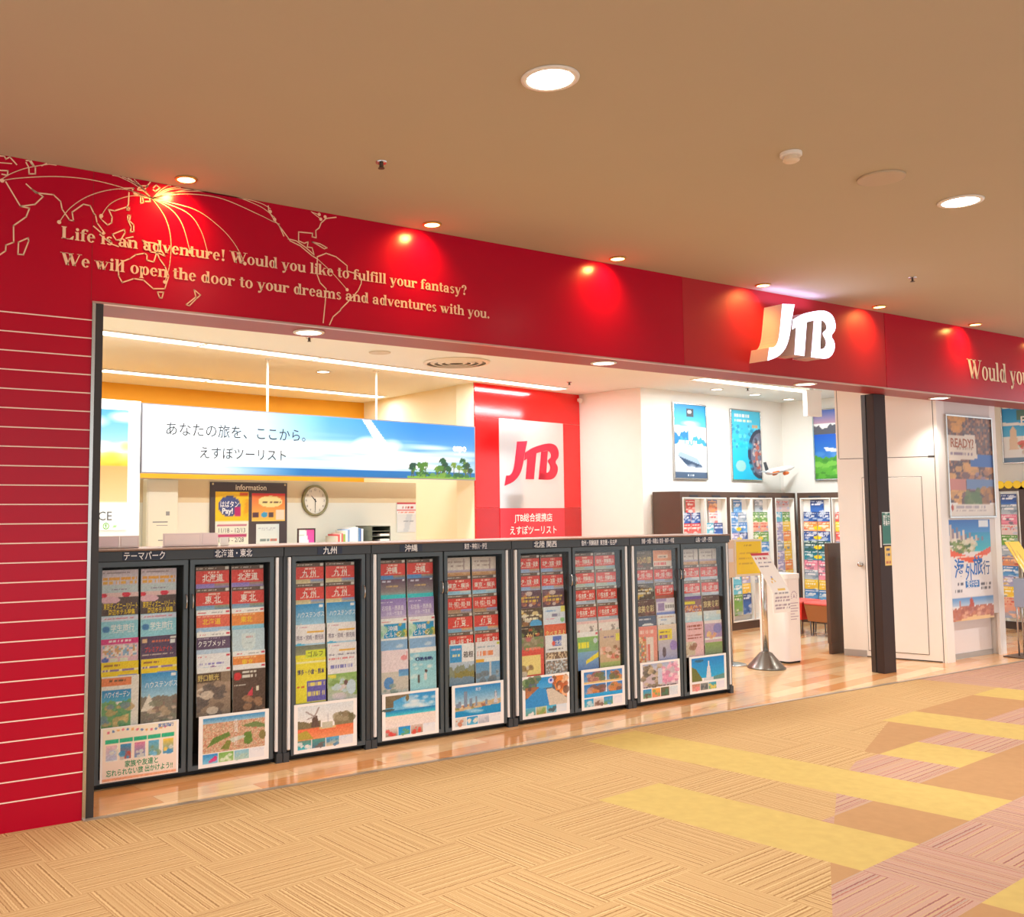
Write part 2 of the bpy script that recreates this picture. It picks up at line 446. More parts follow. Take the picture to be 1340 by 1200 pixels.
def wood_mat():
    m = bpy.data.materials.new('maple_planks'); m.use_nodes = True; nt = m.node_tree; b = nt.nodes['Principled BSDF']
    tc = nt.nodes.new('ShaderNodeTexCoord'); mp = nt.nodes.new('ShaderNodeMapping'); mp.inputs['Rotation'].default_value = (0, 0, -R(7))
    nt.links.new(tc.outputs['Object'], mp.inputs['Vector'])
    br = nt.nodes.new('ShaderNodeTexBrick'); br.inputs['Scale'].default_value = 1; br.inputs['Brick Width'].default_value = .9; br.inputs['Row Height'].default_value = .15
    br.inputs['Mortar Size'].default_value = .001; br.inputs['Color1'].default_value = rgb(224, 158, 98); br.inputs['Color2'].default_value = rgb(246, 214, 166)
    br.inputs['Mortar'].default_value = rgb(170, 100, 50); br.inputs['Bias'].default_value = -.1; br.offset = .37
    nt.links.new(mp.outputs[0], br.inputs['Vector'])
    gp = nt.nodes.new('ShaderNodeMapping'); gp.inputs['Rotation'].default_value = (0, 0, -R(7)); gp.inputs['Scale'].default_value = (2, 22, 1); nt.links.new(tc.outputs['Object'], gp.inputs['Vector'])
    nz = nt.nodes.new('ShaderNodeTexNoise'); nz.inputs['Scale'].default_value = 1.5; nz.inputs['Detail'].default_value = 5; nt.links.new(gp.outputs[0], nz.inputs['Vector'])
    mr = nt.nodes.new('ShaderNodeMapRange'); mr.inputs[3].default_value = .82; mr.inputs[4].default_value = 1.16; nt.links.new(nz.outputs['Fac'], mr.inputs[0])
    sc = nt.nodes.new('ShaderNodeVectorMath'); sc.operation = 'SCALE'; nt.links.new(br.outputs['Color'], sc.inputs[0]); nt.links.new(mr.outputs[0], sc.inputs['Scale'])
    nt.links.new(sc.outputs[0], b.inputs['Base Color']); b.inputs['Roughness'].default_value = .16; b.inputs['Coat Weight'].default_value = .3; b.inputs['Coat Roughness'].default_value = .05
    return m
struct(MB().quad([(1.0, 0., 0), (16, 0., 0), (16, 9, 0), (1.0, 9, 0)]).build('floor.001', wood_mat()))
struct(MB().box(1.34, 16, -.03, .0, -.02, .006).build('trim_1', mat('threshold_strip', (190, 176, 160), .3, .6)))

struct(MB().box(-6, 16.5, -12, 0.36, CZ, CZ + .1).build('ceiling', mCeil))
struct(MB().box(1.0, 16.5, .36, 9, SZ, SZ + .1).build('ceiling.001', mShopCeil))

w = MB()
w.box(-6, 6.03, 0, .36, FB, CZ, 0); w.box(6.034, 8.84, 0.002, .36, FB, CZ, 1); w.box(8.844, 16.5, 0, .36, FB, CZ, 0)
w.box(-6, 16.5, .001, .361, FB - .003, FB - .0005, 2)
w.box(-6, 1.336, 0, .36, 0, FB, 0)
for k in range(26): w.box(-6, 1.336, -.0015, .01, 2.660 - .1005 * k, 2.666 - .1005 * k, 3)
w.box(1.3285, 1.3305, -.0008, .01, FB + .002, CZ, 4)
wall_front = struct(w.build('wall_front', [mRed, mRedM, mRedD, mLine, mat('panel_seam', (120, 10, 16), .5)]))
struct(MB().box(1.336, 16.5, -.006, .03, FB - .006, FB + .004).build('trim_2', mat('satin_edge_strip', (196, 160, 150), .3, .7)))
struct(MB().box(1.336, 1.354, -.006, .03, 0, FB - .006).build('trim_3', mChrome))
struct(MB().box(1.354, 1.40, .01, .36, 0, FB - .004).build('trim_4', mDark))

# shop shell, walls turned a little against the shopfront
def wall(name, pts, m, z1=SZ, t=.12, z0=0.):
    b = MB(); n = len(pts)
    for i in range(n - 1):
        (x0, y0), (x1, y1) = pts[i], pts[i + 1]; d = Vector((x1 - x0, y1 - y0)).normalized(); nx, ny = -d.y * t, d.x * t
        b.prism([(x0, y0), (x1, y1), (x1 + nx, y1 + ny), (x0 + nx, y0 + ny)], z0, z1, 0)
    return struct(b.build(name, m))
wall('wall_left', [(1.30, .36), (1.30, 7.0)][::1], mCream)
wall('wall_back', [(1.2, 6.29), (5.665, 6.93)], mOrange)
wall('wall_back.001', [(5.665, 6.95), (7.25, 7.02)], mOrange)
wall('wall_side', [(7.112, 7.2), (7.132, 4.37)][::1], mCream)
wall('wall_back_red', [(7.135, 4.335), (9.206, 4.667)], mCream, t=.3)
wall('wall_side.001', [(9.206, 4.667), (9.323, 3.622)], mWhite)
wall('wall_back_right', [(9.323, 3.622), (12.532, 3.864)], mWhite)
wall('wall_right', [(12.532, 3.864), (12.72, 2.2)], mWhite)
wall('wall_back.002', [(12.6, 2.2), (14.3, 2.2)], mWhite)
wall('wall_right.001', [(14.25, 2.3), (14.25, .36)], mWhite)

# ------------------------------------------------------------------ lettering with serifs for the slogan
class Serif:
    def __init__(s): s.P = []; s.F = []
    def poly(s, p): b = len(s.P); s.P += p; s.F.append(tuple(range(b, b + len(p))))
    def rect(s, x0, y0, x1, y1): s.poly([(x0, y0), (x1, y0), (x1, y1), (x0, y1)])
    def stem(s, x, y0, y1, w=.14, b='b', t='l'):
        s.rect(x, y0, x + w, y1)
        for e, y, d in ((b, y0, 1), (t, y1, -1)):
            if e in 'bl': s.poly([(x - .05, y), (x, y), (x, y + d * .07), (x - .05, y + d * .025)][::d])
            if e in 'br': s.poly([(x + w, y), (x + w + .05, y), (x + w + .05, y + d * .025), (x + w, y + d * .07)][::d])
    def ring(s, cx, cy, rx, ry, tx, ty, a0=0, a1=360):
        n = max(4, int(abs(a1 - a0) / 15))
        for k in range(n):
            a, b = R(a0 + (a1 - a0) * k / n), R(a0 + (a1 - a0) * (k + 1) / n)
            q = [(cx + rx * cos(a), cy + ry * sin(a)), (cx + rx * cos(b), cy + ry * sin(b)), (cx + (rx - tx) * cos(b), cy + (ry - ty) * sin(b)), (cx + (rx - tx) * cos(a), cy + (ry - ty) * sin(a))]
            s.poly(q if a1 > a0 else q[::-1])
    def dot(s, x, y, r): s.poly([(x + r * cos(R(30 * k)), y + r * sin(R(30 * k))) for k in range(12)])
    def diag(s, x0, y0, x1, y1, w): 
        q = [(x0, y0), (x1, y1), (x1 + w, y1), (x0 + w, y0)]; s.poly(q if y1 < y0 else q[::-1])
    def ser(s, x, y, w=.24): s.rect(x - w / 2, y - .028, x + w / 2, y)
def glyph(c):
    s = Serif(); a = .5
    if c == 'L': a = .667; s.stem(.07, 0, .676, .16, 'b', 'b'); s.rect(.07, 0, .60, .036); s.poly([(.42, .036), (.60, .036), (.635, .21), (.59, .21)])
    elif c == 'i': a = .278; s.stem(.07, 0, .46); s.dot(.14, .60, .082)
    elif c == 'l': a = .278; s.stem(.07, 0, .68)
    elif c == 'f': a = .333; s.stem(.07, 0, .52, t='n'); s.rect(.01, .425, .32, .463); s.ring(.27, .52, .20, .165, .14, .06, 180, 60); s.dot(.345, .615, .062)
    elif c == 'e': a = .444; s.ring(.225, .235, .205, .248, .135, .05, 4, 322); s.rect(.10, .235, .425, .275)
    elif c == 's': a = .389; s.ring(.19, .345, .15, .13, .095, .06, 25, 250); s.ring(.19, .125, .16, .138, .10, .06, -155, 75); s.poly([(.07, .30), (.20, .32), (.33, .17), (.20, .16)][::-1])
    elif c == 'a': s.stem(.27, .0, .35, b='r', t='n'); s.ring(.225, .335, .185, .14, .13, .055, 0, 165); s.ring(.19, .135, .165, .145, .125, .06, 40, 330); s.dot(.10, .35, .062)
    elif c in 'nh': a = .556; s.stem(.05, 0, .46 if c == 'n' else .68); s.ring(.315, .31, .18, .16, .14, .075, 0, 150); s.stem(.355, 0, .32, t='n')
    elif c == 'm':
        a = .833; s.stem(.05, 0, .46)
        for q in (.0, .285): s.ring(.305 + q, .31, .17, .16, .14, .075, 0, 150); s.stem(.335 + q, 0, .32, t='n')
    elif c == 'd': a = .556; s.ring(.225, .235, .195, .248, .135, .05); s.stem(.345, 0, .68, b='r')
    elif c == 'p': a = .556; s.stem(.05, -.205, .46); s.ring(.325, .235, .20, .248, .135, .05)
    elif c in 'vy':
        s.diag(.02, .46, .185, 0, .15); s.diag(.40, .46, .225, 0, .06); s.ser(.10, .46, .25); s.ser(.43, .46, .17)
        if c == 'y': s.diag(.245, .06, .15, -.17, .07); s.dot(.115, -.145, .068)
    elif c in 'wW':
        k = 1. if c == 'W' else .70; h = .676 if c == 'W' else .46; a = 1.0 if c == 'W' else .722; t = .17 if c == 'W' else .145
        for x in (.03, .36): s.diag(x * k, h, (x + .21) * k, 0, t)
        s.diag(.45 * k, h * .82, (.28) * k, 0, .055); s.diag(.90 * k, h, .63 * k, 0, .055)
        s.ser(.12 * k, h, .28 * k + .06); s.ser(.46 * k, h, .28 * k + .04); s.ser(.91 * k, h, .2 * k + .05)
    elif c == 't': a = .333; s.rect(.08, .10, .22, .60); s.poly([(.01, .425), (.32, .425), (.32, .463), (.01, .463)]); s.ring(.22, .12, .14, .125, .14, .055, 180, 330)
    elif c == 'u': a = .556; s.stem(.05, .13, .46, b='n'); s.ring(.235, .145, .185, .158, .14, .075, 180, 335); s.stem(.355, 0, .46, b='r')
    elif c == 'r': a = .444; s.stem(.05, 0, .46); s.ring(.30, .31, .15, .155, .09, .075, 150, 70); s.dot(.36, .385, .072)
    elif c == 'k': a = .556; s.stem(.04, 0, .68); s.diag(.38, .44, .15, .18, .06); s.diag(.21, .30, .36, 0, .16); s.ser(.42, .46, .22); s.ser(.45, .028, .26)
    elif c == 'o': s.ring(.25, .235, .225, .25, .135, .045)
    elif c == 'W': pass
    elif c == '!': a = .333; s.poly([(.145, .20), (.19, .20), (.25, .68), (.085, .68)]); s.dot(.167, .07, .082)
    elif c == '?': s.ring(.24, .50, .195, .185, .14, .055, 190, -70); s.rect(.225, .19, .275, .36); s.dot(.25, .07, .082)
    elif c == '.': a = .25; s.dot(.125, .07, .082)
    elif c == ' ': a = .25
    return s, a
def serif_width(t): return sum(glyph(c)[1] for c in t)
def serif(mb, t, x, z, em, y, width=None):
    xs = 1. if not width else width / (serif_width(t) * em); n = 0
    for c in t:
        g, a = glyph(c)
        if g.P: mb._add([(x + p * em * xs, y - .00002 * (n % 3), z + q * em) for p, q in g.P], g.F)
        x += a * em * xs; n += 1

mVinyl = mat('cream_vinyl', (244, 205, 170), .5)
q = MB(); serif(q, 'Life is an adventure! Would you like to fulfill your fantasy?', 1.161, 3.094, .100, -.0035, 2.715)
serif(q, 'We will open the door to your dreams and adventures with you.', 1.164, 2.951, .100, -.0035, 2.905)
o = q.build('slogan_lettering', mVinyl, wall_front); o['label'] = 'cream serif lettering printed across the red fascia'
q = MB(); serif(q, 'Would you like', 10.30, 2.965, .30, -.0035, 1.76)
o = q.build('slogan_lettering', mat('pale_vinyl', (248, 222, 190), .5), wall_front); o['label'] = 'large cream serif lettering at the far end of the fascia'
MAP_THICK= [[(0.842, 3.489), (0.863, 3.491), (0.871, 3.477), (0.89, 3.496), (0.925, 3.458)], [(0.844, 3.411), (0.882, 3.416), (0.881, 3.391), (0.854, 3.392)], [(0.874, 3.354), (0.95, 3.235), (1.023, 3.258), (1.064, 3.308), (1.006, 3.337), (0.976, 3.361)], [(1.006, 3.337), (1.026, 3.322), (1.117, 3.327), (1.155, 3.296), (1.164, 3.255), (1.204, 3.202), (1.225, 3.2), (1.217, 3.247), (1.276, 3.301), (1.313, 3.299), (1.333, 3.261), (1.343, 3.251), (1.352, 3.209), (1.396, 3.156), (1.376, 3.156), (1.334, 3.187)], [(0.95, 3.235), (0.996, 3.233), (0.98, 3.183), (0.918, 3.126), (0.921, 3.037), (0.883, 3.016), (0.882, 2.985), (0.855, 2.961)], [(0.945, 3.041), (0.993, 3.071), (0.996, 3.054), (0.971, 2.977), (0.944, 2.976), (0.945, 3.041)], [(0.973, 3.488), (0.988, 3.493), (1.003, 3.472), (1.02, 3.46), (1.021, 3.425), (0.989, 3.419), (0.987, 3.453), (0.973, 3.477)], [(0.997, 3.495), (1.013, 3.469)], [(1.053, 3.476), (1.077, 3.497)], [(1.593, 3.393), (1.593, 3.359), (1.61, 3.367), (1.604, 3.392)], [(1.615, 3.396), (1.643, 3.399), (1.649, 3.38), (1.621, 3.375)], [(1.498, 3.43), (1.553, 3.44), (1.542, 3.423), (1.587, 3.403), (1.554, 3.408)], [(1.526, 3.409), (1.524, 3.347)], [(1.575, 3.44), (1.597, 3.461), (1.631, 3.467), (1.609, 3.435), (1.575, 3.435)], [(1.665, 3.462), (1.681, 3.481), (1.704, 3.468), (1.676, 3.443), (1.665, 3.45)], [(1.647, 3.492), (1.622, 3.456)], [(1.524, 3.342), (1.517, 3.326), (1.447, 3.292), (1.414, 3.294), (1.434, 3.255), (1.432, 3.222), (1.411, 3.205), (1.378, 3.23), (1.367, 3.244)], [(1.517, 3.322), (1.53, 3.324), (1.53, 3.31), (1.517, 3.308), (1.517, 3.322)], [(1.521, 3.28), (1.536, 3.28), (1.532, 3.248), (1.555, 3.23), (1.558, 3.191), (1.538, 3.185), (1.542, 3.214), (1.523, 3.253), (1.521, 3.28)], [(1.438, 3.157), (1.503, 3.194), (1.508, 3.178), (1.487, 3.136), (1.46, 3.127), (1.438, 3.157)], [(1.369, 3.146), (1.434, 3.101), (1.472, 3.093)], [(1.514, 3.146), (1.553, 3.16)], [(1.52, 3.124), (1.526, 3.103)], [(1.608, 3.148), (1.636, 3.119), (1.654, 3.088), (1.699, 3.088), (1.739, 3.075), (1.71, 3.113), (1.681, 3.142), (1.636, 3.141), (1.608, 3.148)], [(1.477, 2.926), (1.472, 2.98), (1.495, 3.01), (1.538, 3.033), (1.571, 3.06), (1.62, 3.075), (1.635, 3.068), (1.634, 3.038), (1.674, 3.032), (1.691, 3.091), (1.707, 3.056), (1.74, 3.015), (1.763, 2.962), (1.741, 2.886), (1.674, 2.878), (1.617, 2.921), (1.562, 2.922), (1.497, 2.892), (1.477, 2.926)], [(1.699, 2.862), (1.734, 2.865), (1.725, 2.83), (1.711, 2.831), (1.699, 2.862)], [(1.915, 2.901), (1.954, 2.874), (1.929, 2.849), (1.887, 2.803), (1.869, 2.808), (1.927, 2.86), (1.915, 2.901)], [(2.38, 3.475), (2.383, 3.444), (2.42, 3.394), (2.454, 3.362), (2.485, 3.304)], [(2.454, 3.362), (2.515, 3.296), (2.529, 3.279), (2.597, 3.258), (2.681, 3.206), (2.716, 3.192)], [(2.515, 3.29), (2.57, 3.285), (2.639, 3.251), (2.694, 3.214)], [(2.85, 3.479), (2.778, 3.46), (2.743, 3.426), (2.729, 3.392), (2.705, 3.371), (2.708, 3.325), (2.68, 3.327), (2.683, 3.35), (2.586, 3.344), (2.586, 3.288), (2.625, 3.278), (2.652, 3.291), (2.646, 3.258), (2.68, 3.257), (2.694, 3.214)], [(2.68, 3.295), (2.736, 3.29), (2.786, 3.272), (2.765, 3.263), (2.708, 3.286), (2.68, 3.295)], [(2.716, 3.205), (2.779, 3.236), (2.85, 3.223), (2.93, 3.176), (2.93, 3.143), (2.981, 3.134), (3.037, 3.105), (3.033, 3.072), (3.01, 3.024), (2.952, 2.959), (2.887, 2.894), (2.879, 2.88), (2.829, 2.836), (2.804, 2.783)], [(2.716, 3.198), (2.716, 3.09), (2.737, 3.042), (2.779, 3.009), (2.773, 2.919), (2.759, 2.791)]]
MAP_THIN= [[(0.855, 3.358), (0.941, 3.387), (1.119, 3.428), (1.294, 3.445), (1.476, 3.434), (1.66, 3.398)], [(0.854, 3.366), (0.902, 3.406), (0.989, 3.454), (1.128, 3.504)], [(1.15, 3.181), (1.205, 3.267), (1.296, 3.347), (1.412, 3.404), (1.52, 3.425), (1.66, 3.398)], [(1.374, 3.251), (1.414, 3.318), (1.478, 3.367), (1.565, 3.399), (1.66, 3.398)], [(1.432, 3.5), (1.553, 3.464), (1.66, 3.398)], [(1.486, 3.497), (1.586, 3.459), (1.66, 3.398)], [(1.519, 3.494), (1.609, 3.446), (1.66, 3.398)], [(1.554, 3.491), (1.62, 3.437), (1.66, 3.398)], [(1.66, 3.398), (1.71, 3.458), (1.767, 3.502)], [(1.66, 3.398), (1.733, 3.462), (1.825, 3.499)], [(1.66, 3.398), (1.767, 3.47), (1.907, 3.495)], [(1.66, 3.398), (1.756, 3.436), (1.907, 3.466), (2.088, 3.468), (2.325, 3.409), (2.396, 3.387), (2.455, 3.373)], [(1.66, 3.398), (1.79, 3.458), (2.002, 3.498), (2.149, 3.499), (2.325, 3.463), (2.422, 3.41)], [(1.66, 3.398), (1.86, 3.484), (2.026, 3.503), (2.149, 3.502), (2.325, 3.484), (2.393, 3.46)], [(1.66, 3.398), (1.735, 3.303), (1.771, 3.184), (1.768, 3.036), (1.741, 2.925)], [(1.66, 3.398), (1.769, 3.354), (1.839, 3.274), (1.888, 3.121)], [(1.66, 3.398), (1.862, 3.352), (1.951, 3.257), (1.997, 3.124)], [(1.66, 3.398), (1.908, 3.377), (2.065, 3.297), (2.164, 3.206), (2.23, 3.097)], [(0.843, 3.452), (0.9, 3.458)], [(2.716, 3.192), (2.822, 3.117), (2.93, 3.021)], [(2.68, 3.482), (2.743, 3.449)], [(2.673, 3.486), (2.729, 3.475)]]
MAP_DOTS= [(1.15, 3.181), (1.374, 3.251), (1.741, 2.925), (1.888, 3.121), (1.997, 3.124), (2.23, 3.097), (0.855, 3.358), (2.393, 3.442), (2.423, 3.397), (2.74, 3.449), (2.729, 3.478), (2.771, 3.469), (2.93, 3.021)]
def ribbon(mb, pts, w, y):
    for i in range(len(pts) - 1):
        a, b = Vector(pts[i]), Vector(pts[i + 1]); d = b - a
        if d.length < 1e-5: continue
        d.normalize(); n = Vector((-d.y, d.x)) * w / 2; a = a - d * w * .4; b = b + d * w * .4
        mb.quad([(a.x - n.x, y, a.y - n.y), (b.x - n.x, y, b.y - n.y), (b.x + n.x, y, b.y + n.y), (a.x + n.x, y, a.y + n.y)])
def smooth_path(p, n=6):
    if len(p) < 3: return p
    out = []; q = [p[0]] + list(p) + [p[-1]]
    for i in range(1, len(q) - 2):
        for k in range(n):
            t = k / n; out.append(tuple(.5 * (2 * q[i][c] + (q[i+1][c] - q[i-1][c]) * t + (2 * q[i-1][c] - 5 * q[i][c] + 4 * q[i+1][c] - q[i+2][c]) * t * t + (3 * q[i][c] - q[i-1][c] - 3 * q[i+1][c] + q[i+2][c]) * t ** 3) for c in (0, 1)))
    return out + [p[-1]]
cl = lambda P: [(a, min(b, CZ - .004)) for a, b in P]
q = MB()
for P in MAP_THICK: ribbon(q, cl(P), .0070, -.0022)
for P in MAP_THIN: ribbon(q, cl(smooth_path(P)), .0048, -.0026)
for a, b in MAP_DOTS: q.slab([(a + .011 * cos(R(30 * k)), b + .011 * sin(R(30 * k))) for k in range(12)], -.0028, -.0020)
o = q.build('world_map_graphic', mVinyl, wall_front); o['label'] = 'cream outline world map with curved flight routes'

# ------------------------------------------------------------------ brochure racks along the front
mRack = mat('rack_charcoal', (56, 62, 68), .38, var=.05, vscale=8)
mRackIn = mat('rack_inside', (74, 68, 60), .6)
mDoor = mat('door_frame_slate', (72, 84, 92), .32)
mStrip = mat('white_aluminium_strip', (236, 238, 242), .3)
mPlate = mat('navy_label_plate', (28, 40, 66), .4)
mTop = mat('counter_edge', (150, 118, 100), .35, var=.05)
mPaper = mat('paper_white', (244, 242, 238), .6)
PR = print_mat()
YF, YB = .48, .80
UNITS = [('theme park and Hokkaido', 1.455, 2.722, [('テーマパーク', 1.52, 2.075, 'R'), ('北海道・東北', 2.088, 2.655, 'L')], (1.505, 2.679)),
         ('Kyushu', 2.728, 3.385, [('九州', 2.785, 3.34, 'R')], (2.767,)),
         ('Okinawa and Kanto', 3.391, 4.617, [('沖縄', 3.437, 3.988, 'R'), ('東京・神奈川・伊豆', 4.002, 4.558, 'L')], (3.42, 4.577)),
         ('Hokuriku and Shinshu', 4.623, 5.856, [('北陸 関西', 4.682, 5.222, 'R'), ('信州・飛騨高原  東京圏・名古屋', 5.236, 5.803, 'L')], (4.664, 5.822)),
         ('Kyoto and San-in', 5.862, 7.098, [('京都・大阪・和歌山  奈良・神戸・中国', 5.918, 6.46, 'R'), ('山陰・山陽・四国', 6.474, 7.046, 'L')], (5.902, 7.064))]
rack_no = 0
for uname, x0, x1, bays, strips in UNITS:
    single = len(bays) == 1
    heads = ' and '.join(b[0].split('  ')[0] for b in bays)
    t = thing('brochure_cabinet', 'charcoal glazed brochure cabinet headed ' + {0: 'テーマパーク and 北海道・東北, nearest the red striped wall', 1: '九州, the narrow one with a single door', 2: '沖縄, third cabinet from the red striped wall', 3: '北陸, fourth cabinet from the red striped wall', 4: '山陰・山陽・四国, beside the white bin'}[rack_no],
              'cabinet', (x0, YF, 0), 0, 'brochure cabinets along the shopfront')
    rack_no += 1
    W = x1 - x0
    b = MB()
    b.box(0, .03, .012, YB - YF, .03, 1.32); b.box(W - .03, W, .012, YB - YF, .03, 1.32)            # sides
    b.box(.03, W - .03, YB - YF - .02, YB - YF, .05, 1.32, 1)                                        # back
    b.box(.03, W - .03, .03, YB - YF - .02, .03, .06); b.box(.03, W - .03, .03, YB - YF - .02, 1.29, 1.32)
    if not single:
        xm = (bays[0][2] + bays[1][1]) / 2 - x0; b.box(xm - .006, xm + .006, .03, YB - YF - .02, .06, 1.29, 1)
    b.box(.012, W - .012, .05, YB - YF, 0, .03, 2)                                                   # recessed plinth
    b.box(0, .042, .0, .03, 0, .06); b.box(W - .042, W, 0, .03, 0, .06)
    b.build('carcass', [mRack, mRackIn, mBlack], t)
    b = MB(); b.box(0, W, -.004, .04, 1.321, 1.381, 0, .002); b.build('header_board', mRack, t)
    for i, (head, a0, a1, hs) in enumerate(bays):
        c = (a0 + a1) / 2 - x0; w = .15 + .019 * len(head) if len(head) < 7 else .22
        if '  ' in head: w = .40
        b = MB(); b.slab([(c - w / 2, 1.327), (c + w / 2, 1.327), (c + w / 2, 1.376), (c - w / 2, 1.376)], -.0065, -.004, 1)
        b.text(head, c, 1.3515, .040 if len(head) < 7 else .034, (245, 245, 248), -.0078, w=w - .012, bold=.02)
        o = b.build('header_label', [PR, mPlate], t)
    for s in strips:
        b = MB(); b.box(s - x0 - .0105, s - x0 + .0105, -.003, .02, .075, 1.315, 0, .003); b.build('edge_strip', mStrip, t)
    for i, (head, a0, a1, hs) in enumerate(bays):
        l, r = a0 - x0, a1 - x0
        b = MB(); st = .028
        b.box(l, l + st, 0, .022, .035, 1.318, 0); b.box(r - st, r, 0, .022, .035, 1.318, 0)
        b.box(l + st, r - st, 0, .022, .035, .062); b.box(l + st, r - st, 0, .022, 1.288, 1.318)
        d = b.build('door', mDoor, t)
        b = MB(); b.box(l + st, r - st, .009, .013, .062, 1.288); b.build('pane', glass_mat(), d)
        hx = (r - .014) if hs == 'R' else (l + .014)
        b = MB(); b.tube([(hx, .0, 1.105), (hx, -.014, 1.102), (hx, -.022, 1.09), (hx, -.024, 1.062), (hx, -.022, 1.035), (hx, -.014, 1.023), (hx, .0, 1.02)], .0042, 8)
        b.build('handle', mChrome, d, smooth=True)
        # clear ledges that hold each tier of brochures
        for k in range(6):
            z = 1.268 - .135 * k if k < 5 else .645
            q = (5 - k) * .0075; b = MB()
            b.box(l + .03, r - .03, .0195 + q, .0255 + q, z - .306, z - .302)
            b.build('pocket', glass_mat(), t)
b = MB(); b.box(1.447, 7.106, YF - .012, YB + .01, 1.3815, 1.394, 0, .003)
tag(b.build('countertop', mTop), 'long thin brown edged countertop running over all the charcoal brochure cabinets', 'countertop')

# ---- cover designs.  BW x BH brochures, lettering part of the mesh
BW, BH = .222, .297
def red_cover(p, tx, title, strip, sub=1):
    p.rect(0, 0, 1, .10, (84, 62, 50)); p.bars(.03, .03, .6, .055, (206, 196, 186)); p.rect(.86, .02, .98, .07, (210, 205, 200))
    p.rect(0, .10, 1, .37, (214, 44, 36)); p.bars(.36, .125, .7, .145, (240, 180, 160))
    if sub: p.bars(.2, .315, .85, .335, (245, 200, 190))
    p.grad(0, .37, .55, .47, strip[0], strip[1]); p.grad(.55, .37, 1, .47, strip[2], strip[0]); p.grad(0, .47, 1, 1, strip[1], strip[0])
    tx.append((title, .5, .235, .034 if len(title) < 4 else .028, (250, 246, 240), .03, .19))
def white_cover(p, tx, title, band, tc, photo, hd=(214, 40, 60)):
    p.rect(0, 0, 1, .11, (246, 244, 246)); p.bars(.06, .06, .3, .085, hd); p.rect(.86, .03, .97, .08, hd); p.bars(.45, .05, .8, .07, (150, 150, 160))
    p.rect(0, .11, 1, .36, band); p.bars(.04, .135, .7, .16, tuple(min(255, v + 90) for v in band))
    p.grad(0, .36, 1, 1, photo[0], photo[1]); p.blobs(0, .4, 1, 1, photo, 14, .12, .04)
    if title: tx.append((title, .45, .245, .03, tc, .02, .18))
def sky_cover(p, tx, title, c0, c1, land, tcol=(255, 255, 255)):
    p.grad(0, 0, 1, .5, c0, c1); p.clouds(0, .05, 1, .4, 6); p.ridge(.36, .06, land[0], f=1.4); p.ridge(.5, .08, land[1]); p.blobs(0, .4, 1, 1, land, 18, .1, .04)
    p.bars(.05, .05, .5, .075, (230, 240, 250))
    if title: tx.append((title, .5, .21, .026, tcol, .015, .2))
def dark_cover(p, tx, title, base, gold, extra):
    p.rect(0, 0, 1, 1, base); p.bars(.05, .05, .6, .075, (180, 160, 140)); p.blobs(0, .08, 1, .5, extra, 16, .1, .04); p.blobs(0, .5, 1, 1, extra, 16, .12, .06)
    if title: tx.append((title, .5, .26, .045, gold, .02, .2))
    else: p.bars(.1, .18, .9, .22, gold); p.bars(.15, .25, .85, .3, gold)

D = {}
def design(key, desc, f):
    p = Pic(38, 52, seed=len(D) + 3); tx = []; f(p, tx); p.a = np.clip(np.clip(p.a, 0, 1) ** .72 + p.r.normal(0, .028, p.a.shape[:2] + (1,)), 0, 1)
    b = MB(); b.pic(p, -BW / 2, BW / 2, 0, BH, 0)
    for k, (s_, u, v, h, c, bold, mw) in enumerate(tx): b.text(s_, -BW / 2 + BW * u, BH * (1 - v), h, c, -.0012 - .0002 * k, w=mw, bold=bold)
    b.color((238, 236, 230)); t = .005
    b._add([(-BW/2, 0, 0), (BW/2, 0, 0), (BW/2, t, 0), (-BW/2, t, 0), (-BW/2, 0, BH), (BW/2, 0, BH), (BW/2, t, BH), (-BW/2, t, BH)], [(0, 3, 2, 1), (4, 5, 6, 7), (1, 2, 6, 5), (2, 3, 7, 6), (3, 0, 4, 7)])
    o = b.build('travel_brochure', PR); me = o.data; bpy.data.objects.remove(o)
    D[key] = (me, desc)
SEA = [(70, 150, 210), (110, 190, 230), (190, 200, 190)]
design('dream', 'mauve brochure with orange lettering', lambda p, t: (p.grad(0, 0, 1, .3, (214, 190, 204), (206, 198, 216)), p.grad(0, .3, 1, 1, (190, 206, 214), (180, 196, 200)), p.bars(.05, .05, .8, .08, (130, 110, 120)), p.bars(.06, .16, .94, .21, (240, 150, 40)), p.bars(.06, .23, .94, .28, (240, 164, 50)), p.bars(.3, .38, .7, .41, (110, 90, 130))))
design('resort', 'black brochure with yellow lettering', lambda p, t: (p.rect(0, 0, 1, 1, (62, 44, 40)), p.rect(0, 0, 1, .09, (238, 190, 190)), p.ell(.07, .06, .09, .05, (220, 30, 50)), p.ell(.66, .05, .12, .05, (220, 30, 50)), p.ell(.24, .15, .26, .07, (232, 170, 190)), t.extend([('東京ディズニーリゾート', .52, .27, .03, (250, 214, 40), .03, .205), ('周辺ホテル特集', .55, .39, .026, (250, 214, 40), .03, .16)])))
design('student', 'sky blue brochure titled 学生旅行', lambda p, t: (p.grad(0, 0, 1, 1, (120, 200, 228), (140, 210, 226)), p.rect(0, .02, 1, .12, (206, 214, 240)), p.bars(.08, .06, .9, .08, (214, 90, 120)), p.ell(.14, .27, .1, .06, (50, 110, 180)), p.bars(.25, .33, .9, .35, (220, 240, 250)), t.append(('学生旅行', .58, .245, .032, (250, 252, 255), .03, .14))))
